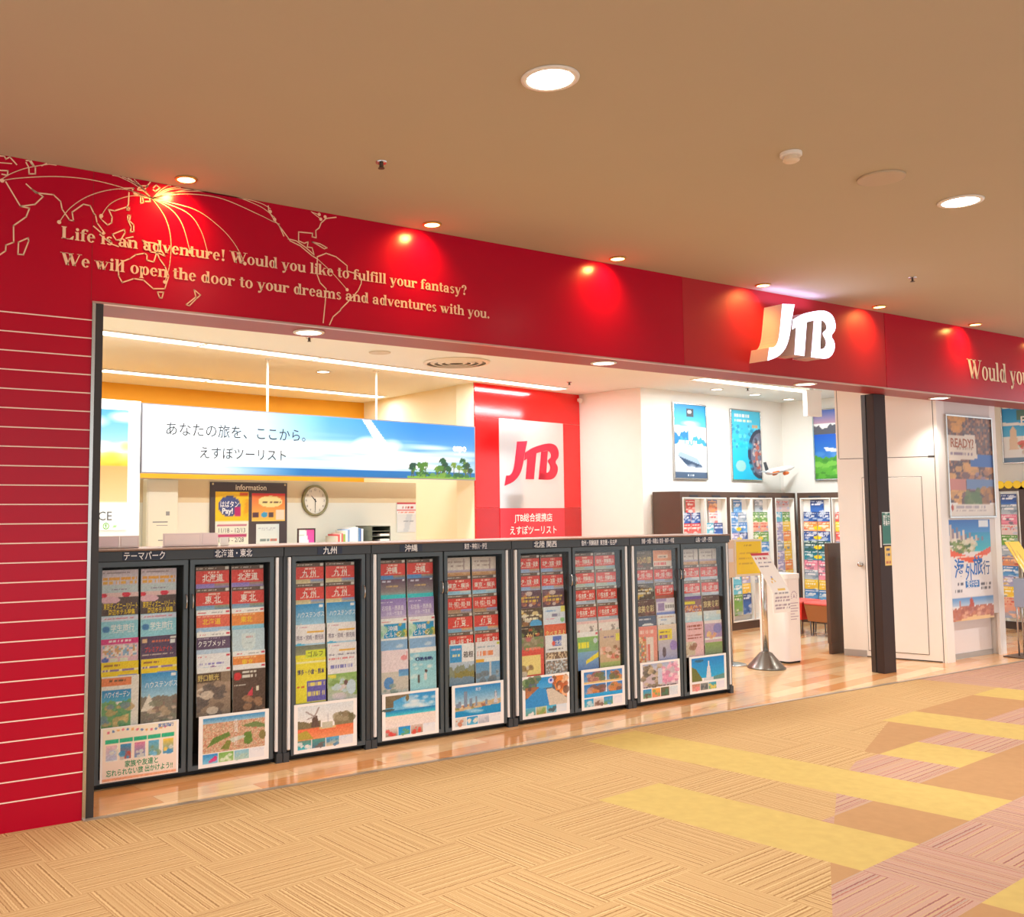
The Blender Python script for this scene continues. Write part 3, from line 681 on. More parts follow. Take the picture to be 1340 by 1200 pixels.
design('collage', 'pink and white brochure with small pictures', lambda p, t: (p.rect(0, 0, 1, 1, (224, 170, 190)), p.rect(0, .0, 1, .12, (214, 40, 110)), p.bars(.2, .04, .8, .08, (250, 220, 230)), p.cells(.04, .13, .96, .36, [(240, 200, 200), (120, 160, 200), (230, 226, 220), (200, 140, 90)], 2), p.ell(.12, .42, .1, .05, (60, 80, 170)), p.rect(.25, .39, .45, .46, (220, 220, 200)), p.rect(.5, .39, .7, .46, (220, 220, 200))))
design('premium', 'dark purple brochure with red lettering', lambda p, t: (p.grad(0, 0, 1, 1, (60, 44, 72), (90, 60, 90)), p.rect(.06, .05, .18, .14, (220, 170, 120)), p.rect(.82, .03, .97, .08, (230, 226, 220)), p.rect(.82, .1, .95, .17, (240, 240, 240)), p.bars(.3, .1, .8, .14, (214, 90, 60)), p.bars(.05, .37, .9, .39, (200, 180, 170)), t.append(('プレミアムナイト', .5, .27, .026, (240, 80, 70), .02, .17))))
design('yellow', 'yellow brochure with a violet panel', lambda p, t: (p.grad(0, 0, 1, 1, (248, 206, 20), (240, 180, 20)), p.bars(.08, .06, .5, .09, (150, 90, 40)), p.rect(.0, .15, 1, .2, (246, 226, 160)), p.bars(.04, .16, .9, .19, (120, 90, 160)), p.bars(.08, .3, .4, .34, (190, 60, 30)), p.rect(.45, .26, .95, .5, (110, 110, 190)), p.bars(.5, .3, .9, .34, (230, 150, 190)), p.bars(.5, .39, .9, .43, (240, 220, 120))))
design('park', 'orange banded brochure with a seaside photo', lambda p, t: (p.rect(0, 0, 1, 1, (240, 232, 224)), p.rect(.0, .03, .8, .2, (236, 110, 60)), p.bars(.2, .08, .7, .11, (90, 60, 40)), p.grad(.03, .26, .8, .5, (30, 120, 200), (60, 160, 210)), p.ridge(.5, .06, (90, 150, 90), 1, .03, .8), p.blobs(.05, .55, .78, .95, [(70, 140, 90), (190, 150, 90), (90, 120, 140), (220, 180, 110)], 26, .1, .05), t.append(('ハワイガーデン', .42, .36, .028, (250, 250, 250), .02, .15))))
design('tenbosch', 'blue sky brochure titled ハウステンボス', lambda p, t: (p.grad(0, 0, 1, .5, (30, 120, 200), (150, 200, 230)), p.rect(.82, .03, .95, .09, (240, 240, 240)), p.rect(0, .5, 1, 1, (150, 130, 110)), p.ridge(.48, .04, (110, 100, 90)), p.poly([(.0, .75), (.22, .42), (.45, .75)], (226, 214, 200)), p.blobs(.2, .6, 1, 1, [(170, 140, 110), (110, 110, 90), (200, 170, 150), (120, 90, 80)], 22, .1, .04), t.append(('ハウステンボス', .55, .24, .03, (245, 250, 255), .01, .2))))
for k, (key, ti, st) in enumerate([('hokkaido', '北海道', [(120, 100, 190), (150, 120, 200), (150, 120, 90)]), ('tohoku', '東 北', [(90, 130, 180), (130, 170, 190), (130, 130, 90)]), ('kyushu', '九 州', [(190, 170, 120), (220, 200, 150), (90, 120, 190)]),
        ('okinawa', '沖縄', [(50, 110, 190), (70, 130, 200), (150, 110, 70)]), ('tokyo', '東京・横浜', [(110, 180, 220), (150, 200, 225), (190, 210, 215)]), ('nikko', '日光・鬼怒川・那須・草津', [(150, 110, 80), (170, 130, 100), (110, 130, 200)]),
        ('izu', '伊 豆', [(110, 150, 200), (90, 160, 190), (220, 140, 70)]), ('hakone', '箱根・山梨・富士', [(110, 150, 190), (130, 170, 200), (90, 70, 60)]), ('kaga', '北陸・加賀・能登', [(120, 150, 210), (150, 180, 220), (180, 130, 90)]),
        ('shinshu', '信州・飛騨高山', [(150, 170, 150), (170, 180, 170), (130, 170, 200)]), ('ise', '伊勢志摩・南紀', [(190, 200, 215), (150, 170, 200), (110, 140, 160)]), ('kyoto', '京都・大阪・和歌山', [(120, 140, 200), (160, 150, 140), (130, 110, 90)]),
        ('nara', '奈良・神戸・中国', [(150, 60, 50), (170, 90, 60), (140, 60, 50)]), ('sanin', '山陰・山陽・四国', [(150, 170, 200), (190, 200, 210), (220, 225, 230)])]):
    design(key, 'red banded brochure titled ' + ti.replace(' ', ''), lambda p, t, ti=ti, st=st: red_cover(p, t, ti, st))
OB, OC = (238, 120, 50), (250, 220, 60)
design('hok_w', 'white topped orange brochure titled 北海道', lambda p, t: white_cover(p, t, '北海道', (226, 80, 60), OC, [(150, 190, 230), (90, 140, 200), (230, 230, 240)]))
design('toh_w', 'white topped orange brochure titled 東北', lambda p, t: white_cover(p, t, '東北', OB, OC, [(120, 190, 220), (90, 150, 200), (220, 200, 200)]))
design('club', 'white and plum brochure titled クラブメッド', lambda p, t: white_cover(p, t, 'クラブメッド', (74, 54, 84), (248, 248, 250), [(170, 200, 235), (200, 170, 150), (80, 110, 170)]))
design('paleblue', 'pale blue brochure with a shield crest', lambda p, t: (p.grad(0, 0, 1, 1, (176, 206, 226), (206, 226, 238)), p.ell(.5, .3, .2, .16, (206, 224, 232)), p.rect(.3, .1, .7, .3, (206, 224, 232)), p.bars(.4, .16, .62, .19, (200, 150, 160)), p.bars(.4, .28, .62, .31, (150, 180, 190))))
design('flower', 'white brochure with violet flowers', lambda p, t: (p.rect(0, 0, 1, 1, (236, 234, 242)), p.bars(.06, .06, .3, .085, (214, 60, 70)), p.rect(.86, .03, .97, .08, (214, 40, 60)), p.bars(.1, .2, .8, .24, (120, 110, 190)), p.blobs(0, .3, 1, .6, [(150, 90, 160), (100, 150, 200), (180, 200, 220), (120, 70, 130)], 22, .09, .05)))
design('noguchi', 'brown lobby photo brochure titled 野口観光', lambda p, t: (p.rect(0, 0, 1, 1, (120, 96, 76)), p.rect(0, 0, 1, .11, (240, 238, 240)), p.rect(.86, .03, .97, .08, (214, 40, 60)), p.rect(0, .12, .7, .3, (70, 50, 36)), p.grad(0, .32, 1, 1, (150, 120, 100), (110, 90, 76)), p.blobs(0, .35, 1, 1, [(214, 190, 170), (90, 70, 60), (150, 120, 100), (70, 60, 60)], 22, .14, .07), t.append(('野口観光', .34, .21, .03, (226, 200, 120), .02, .14))))
design('inn', 'dark brown brochure with a red crest', lambda p, t: (p.rect(0, 0, 1, 1, (66, 46, 38)), p.rect(0, 0, 1, .11, (244, 240, 244)), p.rect(.86, .03, .97, .08, (214, 40, 60)), p.ell(.15, .25, .11, .08, (206, 30, 36)), p.bars(.3, .16, .7, .2, (220, 214, 205)), p.bars(.3, .23, .7, .29, (220, 214, 205)), p.bars(.04, .42, .4, .45, (200, 190, 180)), p.poly([(.4, .68), (.6, .5), (.62, .68)], (200, 40, 60)), p.rect(.7, .48, .8, .58, (226, 214, 190)), p.blobs(.3, .7, 1, 1, [(90, 70, 60), (150, 100, 70)], 10, .1, .05)))
design('kuma', 'white brochure with an orange line and lilac lettering', lambda p, t: (p.rect(0, 0, 1, 1, (236, 230, 236)), p.bars(.04, .05, .4, .08, (200, 140, 160)), p.rect(.4, .15, .96, .2, (240, 170, 40)), p.grad(0, .42, 1, 1, (160, 200, 230), (60, 160, 210)), p.ell(.15, .46, .2, .05, (60, 170, 220)), t.append(('熊本・宮崎・鹿児島', .5, .29, .026, (110, 96, 130), .0, .2))))
design('golf', 'green topped yellow brochure titled ゴルフ', lambda p, t: (p.rect(0, 0, 1, 1, (244, 226, 40)), p.grad(0, 0, 1, .22, (90, 96, 80), (130, 130, 96)), p.rect(.35, .12, 1, .3, (214, 224, 40)), p.rect(0, .32, 1, .44, (250, 216, 20)), t.append(('ゴルフ', .66, .2, .03, (110, 120, 60), .02, .13))))
design('hakata', 'yellow and violet brochure titled 博多・小倉・熊本', lambda p, t: (p.rect(0, 0, 1, 1, (246, 224, 40)), p.rect(0, .08, 1, .12, (250, 240, 160)), p.rect(.36, .5, 1, .95, (80, 70, 170)), p.bars(.4, .54, .95, .62, (230, 210, 90)), p.bars(.4, .74, .95, .82, (230, 210, 90)), p.bars(.04, .6, .3, .63, (210, 80, 40)), p.rect(0, .96, 1, 1, (120, 130, 120)), t.append(('博多・小倉・熊本', .5, .3, .028, (70, 60, 120), .03, .2))))
design('garden', 'white brochure with a green garden photo', lambda p, t: (p.rect(0, 0, 1, .4, (236, 232, 240)), p.bars(.06, .06, .9, .09, (214, 110, 120)), p.bars(.1, .22, .85, .29, (110, 110, 190)), p.grad(0, .4, 1, 1, (120, 170, 70), (190, 190, 190)), p.rect(.0, .42, .3, .5, (236, 220, 60)), p.blobs(0, .5, 1, .95, [(150, 190, 110), (220, 200, 210), (190, 214, 235), (110, 150, 70)], 24, .12, .05), p.ell(.62, .62, .07, .06, (90, 60, 60)), p.ell(.8, .72, .16, .16, (190, 214, 236))))
design('reef', 'dusky brochure with a turquoise sea strip', lambda p, t: (p.grad(0, 0, 1, .3, (74, 44, 70), (120, 110, 110)), p.rect(.88, .02, .96, .06, (230, 230, 240)), p.bars(.1, .04, .45, .07, (190, 190, 220)), p.bars(.3, .16, .7, .19, (190, 150, 90)), p.grad(0, .3, 1, .36, (130, 120, 120), (110, 140, 150)), p.grad(0, .36, 1, 1, (30, 190, 200), (60, 150, 190))))
design('ishigaki', 'violet brochure titled 石垣島', lambda p, t: (p.grad(0, 0, 1, .4, (120, 96, 180), (170, 150, 210)), p.grad(0, .4, 1, 1, (190, 170, 210), (220, 190, 200)), p.bars(.06, .07, .5, .1, (220, 210, 240)), t.extend([('石垣島・西表島', .5, .22, .027, (245, 240, 252), .01, .18), ('小浜・竹富島', .55, .34, .022, (245, 240, 252), .01, .13)])))
design('oki_w', 'white topped blue brochure titled 沖縄ヒルトン', lambda p, t: (p.rect(0, 0, 1, 1, (240, 238, 242)), p.bars(.08, .07, .4, .09, (214, 120, 130)), p.rect(.86, .03, .97, .08, (214, 70, 80)), p.rect(.16, .14, .96, .6, (20, 130, 200)), p.blobs(0, .2, .2, .6, [(120, 190, 150), (180, 220, 200)], 6, .12, .08), p.blobs(.72, .16, 1, .5, [(90, 160, 60), (220, 180, 60), (60, 130, 90)], 9, .1, .05), t.extend([('沖縄', .48, .24, .03, (250, 250, 250), .02, .1), ('ヒルトン', .5, .38, .03, (250, 250, 250), .02, .13)])))
design('cloud', 'blue and white cloudy sky brochure', lambda p, t: (p.grad(0, 0, 1, 1, (110, 160, 220), (130, 180, 226)), p.clouds(0, .0, 1, 1, 18), p.rect(0, 0, 1, .05, (236, 240, 246)), p.ridge(.44, .05, (50, 80, 110), .5, .3, 1.)))
design('flamingo', 'pale pink brochure with a flamingo', lambda p, t: (p.rect(0, 0, 1, .5, (238, 214, 226)), p.ell(.83, .2, .12, .06, (236, 130, 140)), p.rect(.93, .06, .96, .2, (236, 130, 140)), p.rect(0, .5, 1, 1, (200, 190, 180)), p.grad(.62, .46, 1, .62, (60, 120, 200), (90, 160, 220)), p.ell(.28, .75, .18, .14, (60, 120, 200)), p.blobs(0, .8, 1, 1, [(120, 140, 130), (180, 190, 190)], 9, .1, .04)))
design('couple', 'turquoise sea brochure with two bathers', lambda p, t: (p.grad(0, 0, 1, 1, (110, 190, 224), (150, 220, 235)), p.rect(0, 0, 1, .12, (236, 238, 244)), p.clouds(0, .15, 1, .9, 9), p.bars(.2, .24, .85, .29, (30, 50, 110)), p.ell(.33, .72, .05, .1, (70, 60, 60)), p.ell(.6, .55, .05, .04, (60, 40, 40)), p.ell(.58, .68, .06, .09, (220, 220, 225)), t.append(('Okinawa', .55, .26, .03, (26, 50, 120), .01, .15))))
design('desert', 'beige brochure with a desert ridge', lambda p, t: (p.grad(0, 0, 1, .3, (176, 158, 150), (216, 206, 200)), p.bars(.1, .1, .8, .13, (140, 120, 116)), p.bars(.2, .2, .8, .23, (150, 130, 126)), p.rect(.72, .04, .76, .3, (140, 120, 120)), p.grad(0, .3, 1, .36, (190, 186, 200), (150, 130, 170)), p.grad(0, .36, 1, 1, (200, 150, 100), (150, 100, 60)), p.ridge(.4, .04, (180, 120, 70))))
design('hakone_w', 'white and blue lake brochure titled 箱根', lambda p, t: (p.rect(0, 0, 1, .45, (240, 240, 246)), p.rect(.02, .03, .5, .44, (30, 130, 210)), p.bars(.1, .12, .45, .15, (250, 200, 210)), p.bars(.1, .25, .45, .3, (230, 230, 160)), p.grad(0, .45, 1, 1, (170, 190, 214), (90, 120, 150)), p.ridge(.55, .08, (110, 120, 100)), p.ridge(.66, .05, (120, 110, 50), 1, .2, 1.), p.ridge(.8, .03, (90, 120, 150)), t.append(('箱根', .76, .27, .036, (60, 50, 60), .02, .09))))
design('ocean_w', 'white and orange brochure with a harbour photo', lambda p, t: (p.rect(0, 0, 1, .4, (226, 222, 230)), p.rect(.86, .04, .98, .1, (200, 210, 40)), p.bars(.05, .12, .8, .16, (150, 170, 190)), p.bars(.08, .24, .72, .34, (236, 120, 70)), p.rect(0, .42, .35, .5, (240, 160, 30)), p.grad(0, .5, 1, 1, (60, 130, 200), (120, 150, 180)), p.rect(.55, .5, .62, .9, (180, 190, 205)), p.blobs(.1, .75, 1, 1, [(90, 100, 110), (150, 160, 170)], 12, .1, .06)))
GD = (226, 186, 60)
design('gold', 'dark plum brochure with gold lettering', lambda p, t: dark_cover(p, t, '', (74, 48, 62), GD, [(120, 60, 70), (200, 110, 60), (90, 60, 80), (226, 200, 190)]))
design('feast', 'brown food photo brochure with a blue corner', lambda p, t: (dark_cover(p, t, '', (70, 54, 40), (236, 226, 190), [(214, 160, 60), (240, 214, 140), (150, 90, 50), (230, 220, 210)]), p.ell(.72, .42, .26, .12, (60, 150, 220))))
design('yuki', 'white and pale blue brochure with a yellow tab', lambda p, t: (p.grad(0, 0, 1, 1, (206, 222, 242), (226, 226, 240)), p.rect(.78, .0, 1, .15, (226, 220, 90)), p.bars(.1, .1, .6, .13, (110, 160, 220)), p.bars(.4, .2, .8, .27, (110, 110, 150)), p.bars(.1, .3, .5, .33, (230, 130, 160)), p.ell(.86, .36, .1, .06, (120, 190, 120))))
design('kani', 'black brochure titled かに in gold', lambda p, t: dark_cover(p, t, 'かに', (40, 32, 26), (240, 224, 150), [(190, 70, 40), (90, 110, 50), (60, 50, 30), (150, 60, 40)]))
design('tabe', 'orange red brochure titled 食べまるよ', lambda p, t: (p.grad(0, 0, 1, 1, (226, 80, 50), (200, 90, 60)), p.blobs(0, .3, 1, .5, [(240, 170, 100), (170, 60, 30)], 10, .1, .03), t.append(('食べまるよ', .5, .24, .036, (252, 236, 150), .02, .2))))
design('spa_red', 'red framed yellow brochure with a bath photo', lambda p, t: (p.rect(0, 0, 1, 1, (220, 60, 50)), p.rect(0, 0, 1, .3, (120, 110, 80)), p.blobs(0, .0, 1, .3, [(90, 120, 60), (190, 80, 90), (150, 140, 110)], 16, .1, .05), p.bars(.2, .27, .85, .32, (236, 110, 90)), p.rect(.03, .47, .85, .95, (244, 216, 120)), p.blobs(.05, .7, .45, .95, [(150, 110, 60), (120, 90, 60), (220, 200, 180)], 9, .1, .06)))
design('kanko', 'white brochure with a blue block and photos', lambda p, t: (p.rect(0, 0, 1, 1, (232, 232, 240)), p.rect(.35, .03, .75, .28, (60, 90, 190)), p.ell(.38, .22, .08, .06, (226, 70, 60)), p.bars(.1, .34, .8, .38, (110, 110, 120)), p.cells(.03, .45, 1, .62, [(110, 80, 60), (220, 190, 150), (90, 70, 60)], 2), p.cells(.03, .65, 1, 1, [(130, 120, 120), (190, 200, 210), (90, 90, 90), (160, 130, 110)], 2), t.append(('北陸', .62, .2, .03, (250, 250, 255), .02, .08))))
design('cute', 'cream brochure with small pastel drawings', lambda p, t: (p.rect(0, 0, 1, 1, (238, 226, 222)), p.rect(0, 0, 1, .08, (236, 190, 190)), p.blobs(.03, .15, .95, .48, [(226, 110, 110), (110, 120, 130), (150, 200, 180), (236, 190, 170), (120, 110, 110)], 18, .05, .035)))
design('fuji', 'green brochure with yellow lettering and a blue lake', lambda p, t: (p.grad(0, .1, 1, .55, (110, 180, 70), (80, 150, 110)), p.rect(0, 0, 1, .13, (240, 240, 244)), p.rect(.86, .04, .97, .09, (214, 60, 80)), p.bars(.05, .26, .55, .42, (236, 230, 40)), p.grad(0, .52, 1, 1, (90, 150, 210), (60, 110, 190)), p.poly([(.4, .75), (1, .55), (1, .68), (.4, .84)], (240, 220, 40)), p.ell(.85, .25, .1, .07, (190, 210, 220))))
design('bloom', 'brown and cream brochure with red flowers', lambda p, t: (p.grad(0, 0, 1, 1, (206, 176, 150), (190, 150, 110)), p.rect(.8, .12, .98, .3, (240, 226, 60)), p.bars(.2, .18, .7, .22, (110, 90, 140)), p.blobs(.02, .45, .98, .8, [(206, 70, 70), (240, 190, 180), (120, 80, 50), (226, 130, 110)], 22, .1, .05), p.grad(0, .85, 1, 1, (150, 170, 90), (130, 150, 80))))
design('kokoro', 'dark brown brochure with large gold characters', lambda p, t: dark_cover(p, t, '和心の旅', (74, 58, 40), (236, 210, 130), [(110, 84, 50), (90, 70, 46), (130, 60, 50)]))
design('orange_j', 'salmon brochure with white panel', lambda p, t: (p.rect(0, 0, 1, 1, (236, 130, 80)), p.rect(.25, .14, .8, .24, (240, 200, 170)), p.bars(.3, .17, .75, .21, (110, 80, 70)), p.rect(0, .3, 1, .5, (244, 214, 196)), p.bars(.05, .34, .7, .42, (226, 70, 70))))
design('meal', 'amber and black brochure with food dishes', lambda p, t: dark_cover(p, t, '', (50, 42, 34), (226, 220, 200), [(226, 170, 50), (236, 190, 70), (90, 70, 50), (130, 150, 140)]))
design('golden', 'black brochure with cream brush lettering', lambda p, t: dark_cover(p, t, '旅美食彩', (66, 44, 44), (240, 226, 170), [(110, 60, 60), (90, 70, 60)]))
design('lilac_w', 'lilac and white brochure with a blue foot', lambda p, t: (p.rect(0, 0, 1, 1, (214, 206, 234)), p.rect(0, 0, .55, .1, (160, 140, 200)), p.bars(.1, .14, .5, .34, (140, 120, 180)), p.rect(.45, .14, 1, .34, (236, 236, 244)), p.bars(.5, .2, .95, .28, (80, 80, 90)), p.grad(0, .38, 1, .5, (110, 140, 220), (60, 90, 190))))
design('ship', 'dark blue brochure with a white boat', lambda p, t: (p.grad(0, 0, 1, 1, (50, 74, 110), (50, 70, 90)), p.bars(.1, .08, .7, .11, (190, 200, 220)), p.ell(.55, .26, .28, .05, (226, 232, 240)), p.rect(.2, .27, .9, .33, (70, 90, 120)), p.rect(.15, .33, .9, .48, (30, 90, 190)), p.rect(0, .48, 1, .52, (120, 60, 70))))
design('sketch', 'white brochure with a pencil sketch', lambda p, t: (p.grad(0, 0, 1, 1, (232, 236, 242), (214, 226, 236)), p.bars(.05, .06, .9, .09, (190, 150, 130)), p.blobs(.15, .25, .9, .4, [(110, 110, 110), (150, 150, 150), (190, 190, 196)], 14, .06, .03), p.bars(.1, .14, .5, .17, (150, 180, 220))))
design('pinkfood', 'coral brochure with food photo columns', lambda p, t: (p.grad(0, 0, 1, 1, (236, 120, 110), (226, 130, 110)), p.bars(.1, .12, .8, .22, (250, 200, 190)), p.cells(.0, .28, .4, 1, [(190, 130, 70), (226, 80, 60), (236, 190, 140), (120, 130, 120)], 3), p.rect(.42, .3, .8, 1, (232, 214, 206)), p.bars(.45, .5, .6, .95, (220, 80, 70))))
design('iris', 'yellow panelled brochure with a violet dusk photo', lambda p, t: (p.grad(0, 0, 1, 1, (236, 214, 190), (130, 140, 200)), p.rect(.02, .14, .75, .42, (244, 216, 30)), p.bars(.1, .2, .6, .24, (110, 80, 60)), p.bars(.08, .28, .68, .38, (110, 60, 150)), p.ell(.3, .76, .1, .14, (60, 50, 70)), p.ell(.8, .6, .2, .14, (130, 110, 200))))
design('festival', 'violet and orange brochure with a yellow bar', lambda p, t: (p.rect(0, 0, 1, 1, (120, 80, 90)), p.rect(0, 0, 1, .1, (90, 60, 140)), p.rect(0, .16, .62, .24, (226, 214, 40)), p.cells(0, .26, 1, .6, [(226, 130, 60), (120, 90, 130), (214, 180, 170), (150, 70, 60)], 2)))
design('snow', 'pale sky blue brochure with a shore photo', lambda p, t: (p.grad(0, 0, 1, .4, (220, 230, 240), (140, 206, 230)), p.rect(.75, .02, 1, .12, (226, 226, 200)), p.clouds(0, .1, 1, .5, 6), p.grad(0, .42, 1, 1, (40, 170, 206), (130, 190, 200)), p.ell(.75, .4, .14, .1, (206, 206, 214))))
design('pink', 'pink brochure with brown lettering', lambda p, t: (p.rect(0, 0, 1, 1, (238, 176, 186)), p.bars(.1, .1, .9, .15, (150, 60, 50)), p.bars(.1, .19, .9, .23, (150, 60, 50)), p.bars(.1, .36, .9, .41, (150, 60, 50)), p.bars(.1, .45, .9, .49, (150, 60, 50)), p.rect(0, .56, .5, .95, (200, 180, 150)), p.blobs(0, .55, .5, .95, [(120, 70, 50), (226, 214, 200)], 10, .1, .05)))
design('dusk', 'violet sky brochure with a glowing town', lambda p, t: (p.grad(0, 0, 1, .5, (190, 160, 200), (150, 120, 180)), p.rect(0, 0, 1, .1, (240, 226, 232)), p.ell(.75, .25, .25, .14, (110, 110, 190)), p.blobs(.1, .35, .6, .5, [(240, 190, 110), (236, 150, 100)], 8, .1, .05), p.rect(0, .55, 1, .64, (206, 160, 180)), p.grad(0, .64, 1, 1, (110, 150, 60), (90, 120, 90))))

GRID = [  # per cabinet door: head word for labels, x of its middle, six tiers of (first, second)
 ('テーマパーク', 1.790, [('dream', 'dream'), ('resort', 'resort'), ('student', 'student'), ('collage', 'premium'), ('yellow', 'yellow'), ('park', 'tenbosch')]),
 ('北海道・東北', 2.378, [('hokkaido', 'hokkaido'), ('tohoku', 'tohoku'), ('hok_w', 'toh_w'), ('club', 'paleblue'), ('flower', 'toh_w'), ('noguchi', 'inn')]),
 ('九州', 3.056, [('kyushu', 'kyushu'), ('kyushu', 'kyushu'), ('tenbosch', 'tenbosch'), ('kuma', 'kuma'), ('golf', 'kuma'), ('hakata', 'garden')]),
 ('沖縄', 3.710, [('okinawa', 'okinawa'), ('reef', 'reef'), ('ishigaki', 'ishigaki'), ('oki_w', 'oki_w'), ('cloud', 'cloud'), ('flamingo', 'couple')]),
 ('東京・神奈川・伊豆', 4.284, [('desert', 'desert'), ('tokyo', 'tokyo'), ('nikko', 'nikko'), ('izu', 'izu'), ('hakone', 'hakone'), ('hakone_w', 'ocean_w')]),
 ('北陸', 4.952, [('kaga', 'kaga'), ('kaga', 'kaga'), ('gold', 'gold'), ('feast', 'yuki'), ('kani', 'tabe'), ('spa_red', 'kanko')]),
 ('信州', 5.522, [('shinshu', 'shinshu'), ('shinshu', 'shinshu'), ('ise', 'ise'), ('ise', 'ise'), ('cute', 'cute'), ('fuji', 'bloom')]),
 ('京都', 6.190, [('kokoro', 'orange_j'), ('kyoto', 'kyoto'), ('meal', 'nara'), ('golden', 'lilac_w'), ('ship', 'sketch'), ('pinkfood', 'iris')]),
 ('山陰', 6.762, [('desert', 'desert'), ('sanin', 'sanin'), ('sanin', 'sanin'), ('festival', 'golden'), ('snow', 'snow'), ('pink', 'dusk')])]
TIER = ['top', 'second', 'third', 'fourth', 'fifth', 'lowest']
for head, xc, tiers in GRID:
    for k, pair in enumerate(tiers):
        zt = 1.268 - .135 * k if k < 5 else .645
        for sd, key in enumerate(pair):
            me, desc = D[key]
            o = bpy.data.objects.new('travel_brochure', me); COL.objects.link(o)
            yb = YF + .020 + (5 - k) * .0075
            o.location = (xc + (-.119, .119)[sd], yb, zt - BH - .021 + .0); o.rotation_euler = (-.008, random.uniform(-.008, .008), random.uniform(-.003, .003))
            o.location.z = zt - BH
            tag(o, '%s, %s tier under the %s header, %s one' % (desc, TIER[k], head, ('left', 'right')[sd]), 'brochure', 'brochures in the shopfront cabinets')

# ------------------------------------------------------------------ landscape posters taped on the cabinet doors
def poster(key, x0, x1, z0, z1, label, f, name='poster', y=YF - .0035, w=96, h=66, cat='poster', group='posters on the cabinet doors', margin=.05, t=.0015):
    p = Pic(w, h, (250, 249, 250), seed=len(key) * 7 + ord(key[0])); tx = []
    f(p, tx); p.a = np.clip(p.a, 0, 1) ** .82; p.a = np.clip(p.a + p.r.normal(0, .03, p.a.shape[:2] + (1,)) * (p.a.max(2, keepdims=True) < .97), 0, 1); b = MB(); W, H = x1 - x0, z1 - z0
    b.pic(p, -W / 2, W / 2, 0, H, 0)
    for k, (s_, u, v, hh, c, bold, mw) in enumerate(tx): b.text(s_, -W / 2 + W * u, H * (1 - v), hh, c, -.0012 - .0002 * k, w=mw, bold=bold)
    b.color((240, 240, 240)); b.box(-W / 2, W / 2, .0003, t, 0, H)
    o = b.build(name, PR, loc=((x0 + x1) / 2, y, z0)); tag(o, label, cat, group); return o
def thumbs(p, cols3, u0=.06, u1=.94, v0=.74, v1=.93):
    n = len(cols3)
    for k, c in enumerate(cols3):
        a, b_ = u0 + (u1 - u0) * k / n, u0 + (u1 - u0) * (k + 1) / n - .012
        p.grad(a, v0, b_, v1, c[0], c[1]); p.blobs(a + .03, v0 + .06, b_ - .03, v1 - .02, c[2:] or [c[1]], 6, .03, .03)
GRN = (30, 180, 130)
def f1(p, t):
    p.grad(0, 0, 1, 1, (252, 240, 214), (252, 226, 214)); p.rect(0, 0, 1, .03, (252, 250, 250)); p.rect(0, .0, .03, 1, (252, 250, 250)); p.rect(.97, 0, 1, 1, (252, 250, 250))
    for k in range(14): p.ell(.1 + .06 * k, .10 - .03 * sin(k * .5), .018, .022, [(236, 120, 140), (90, 130, 190), (240, 170, 90)][k % 3])
    for k, cs in enumerate([[(236, 190, 200), (170, 190, 226)], [(40, 140, 200), (190, 70, 60)], [(226, 120, 160), (90, 140, 190)], [(80, 170, 220), (120, 150, 110)], [(250, 200, 60), (60, 140, 200)]]):
        u = .06 + .178 * k; p.rect(u, .22, u + .165, .31, GRN); p.rect(u + .01, .33, u + .155, .62, (245, 245, 240)); p.grad(u + .015, .34, u + .15, .61, cs[0], cs[1]); p.blobs(u + .03, .45, u + .14, .6, [cs[0], cs[1], (220, 220, 210)], 5, .03, .04)
    p.rect(.03, .93, .97, .97, (240, 160, 120))
    t.extend([('家族や友達と', .52, .705, .03, (20, 150, 100), .03, .20), ('忘れられない旅 出かけよう!!', .5, .84, .03, (20, 150, 100), .03, .40), ('家族旅行', .83, .07, .018, (60, 120, 200), .02, .1)])
def f2(p, t):
    p.grad(.06, .06, .94, .18, (40, 130, 200), (150, 190, 214)); p.rect(.06, .16, .94, .72, (206, 170, 130)); p.cells(.06, .16, .94, .72, [(206, 170, 130), (190, 150, 120), (214, 190, 160), (170, 140, 110), (196, 110, 90)], 1)
    p.poly([(.12, .62), (.2, .45), (.42, .36), (.45, .44), (.3, .52)], (86, 120, 50)); p.poly([(.6, .28), (.8, .22), (.94, .3), (.94, .36), (.7, .32)], (96, 120, 66)); p.poly([(.63, .62), (.64, .42), (.74, .4), (.76, .6), (.7, .66)], (80, 116, 44)); p.poly([(.3, .68), (.4, .52), (.46, .54), (.42, .7)], (110, 120, 50)); p.poly([(.42, .5), (.62, .46), (.66, .5), (.48, .58)], (196, 206, 190)); p.ell(.9, .5, .05, .09, (120, 110, 60))
    thumbs(p, [[(30, 130, 214), (120, 200, 236), (214, 40, 110)], [(110, 170, 70), (150, 200, 120), (220, 236, 210)], [(120, 190, 220), (160, 200, 190)], [(226, 230, 244), (236, 240, 248)]])
    for k, c in enumerate('北海道・東北'): t.append((c, .52, .17 + .085 * k, .022, (240, 240, 240), .0, .03))
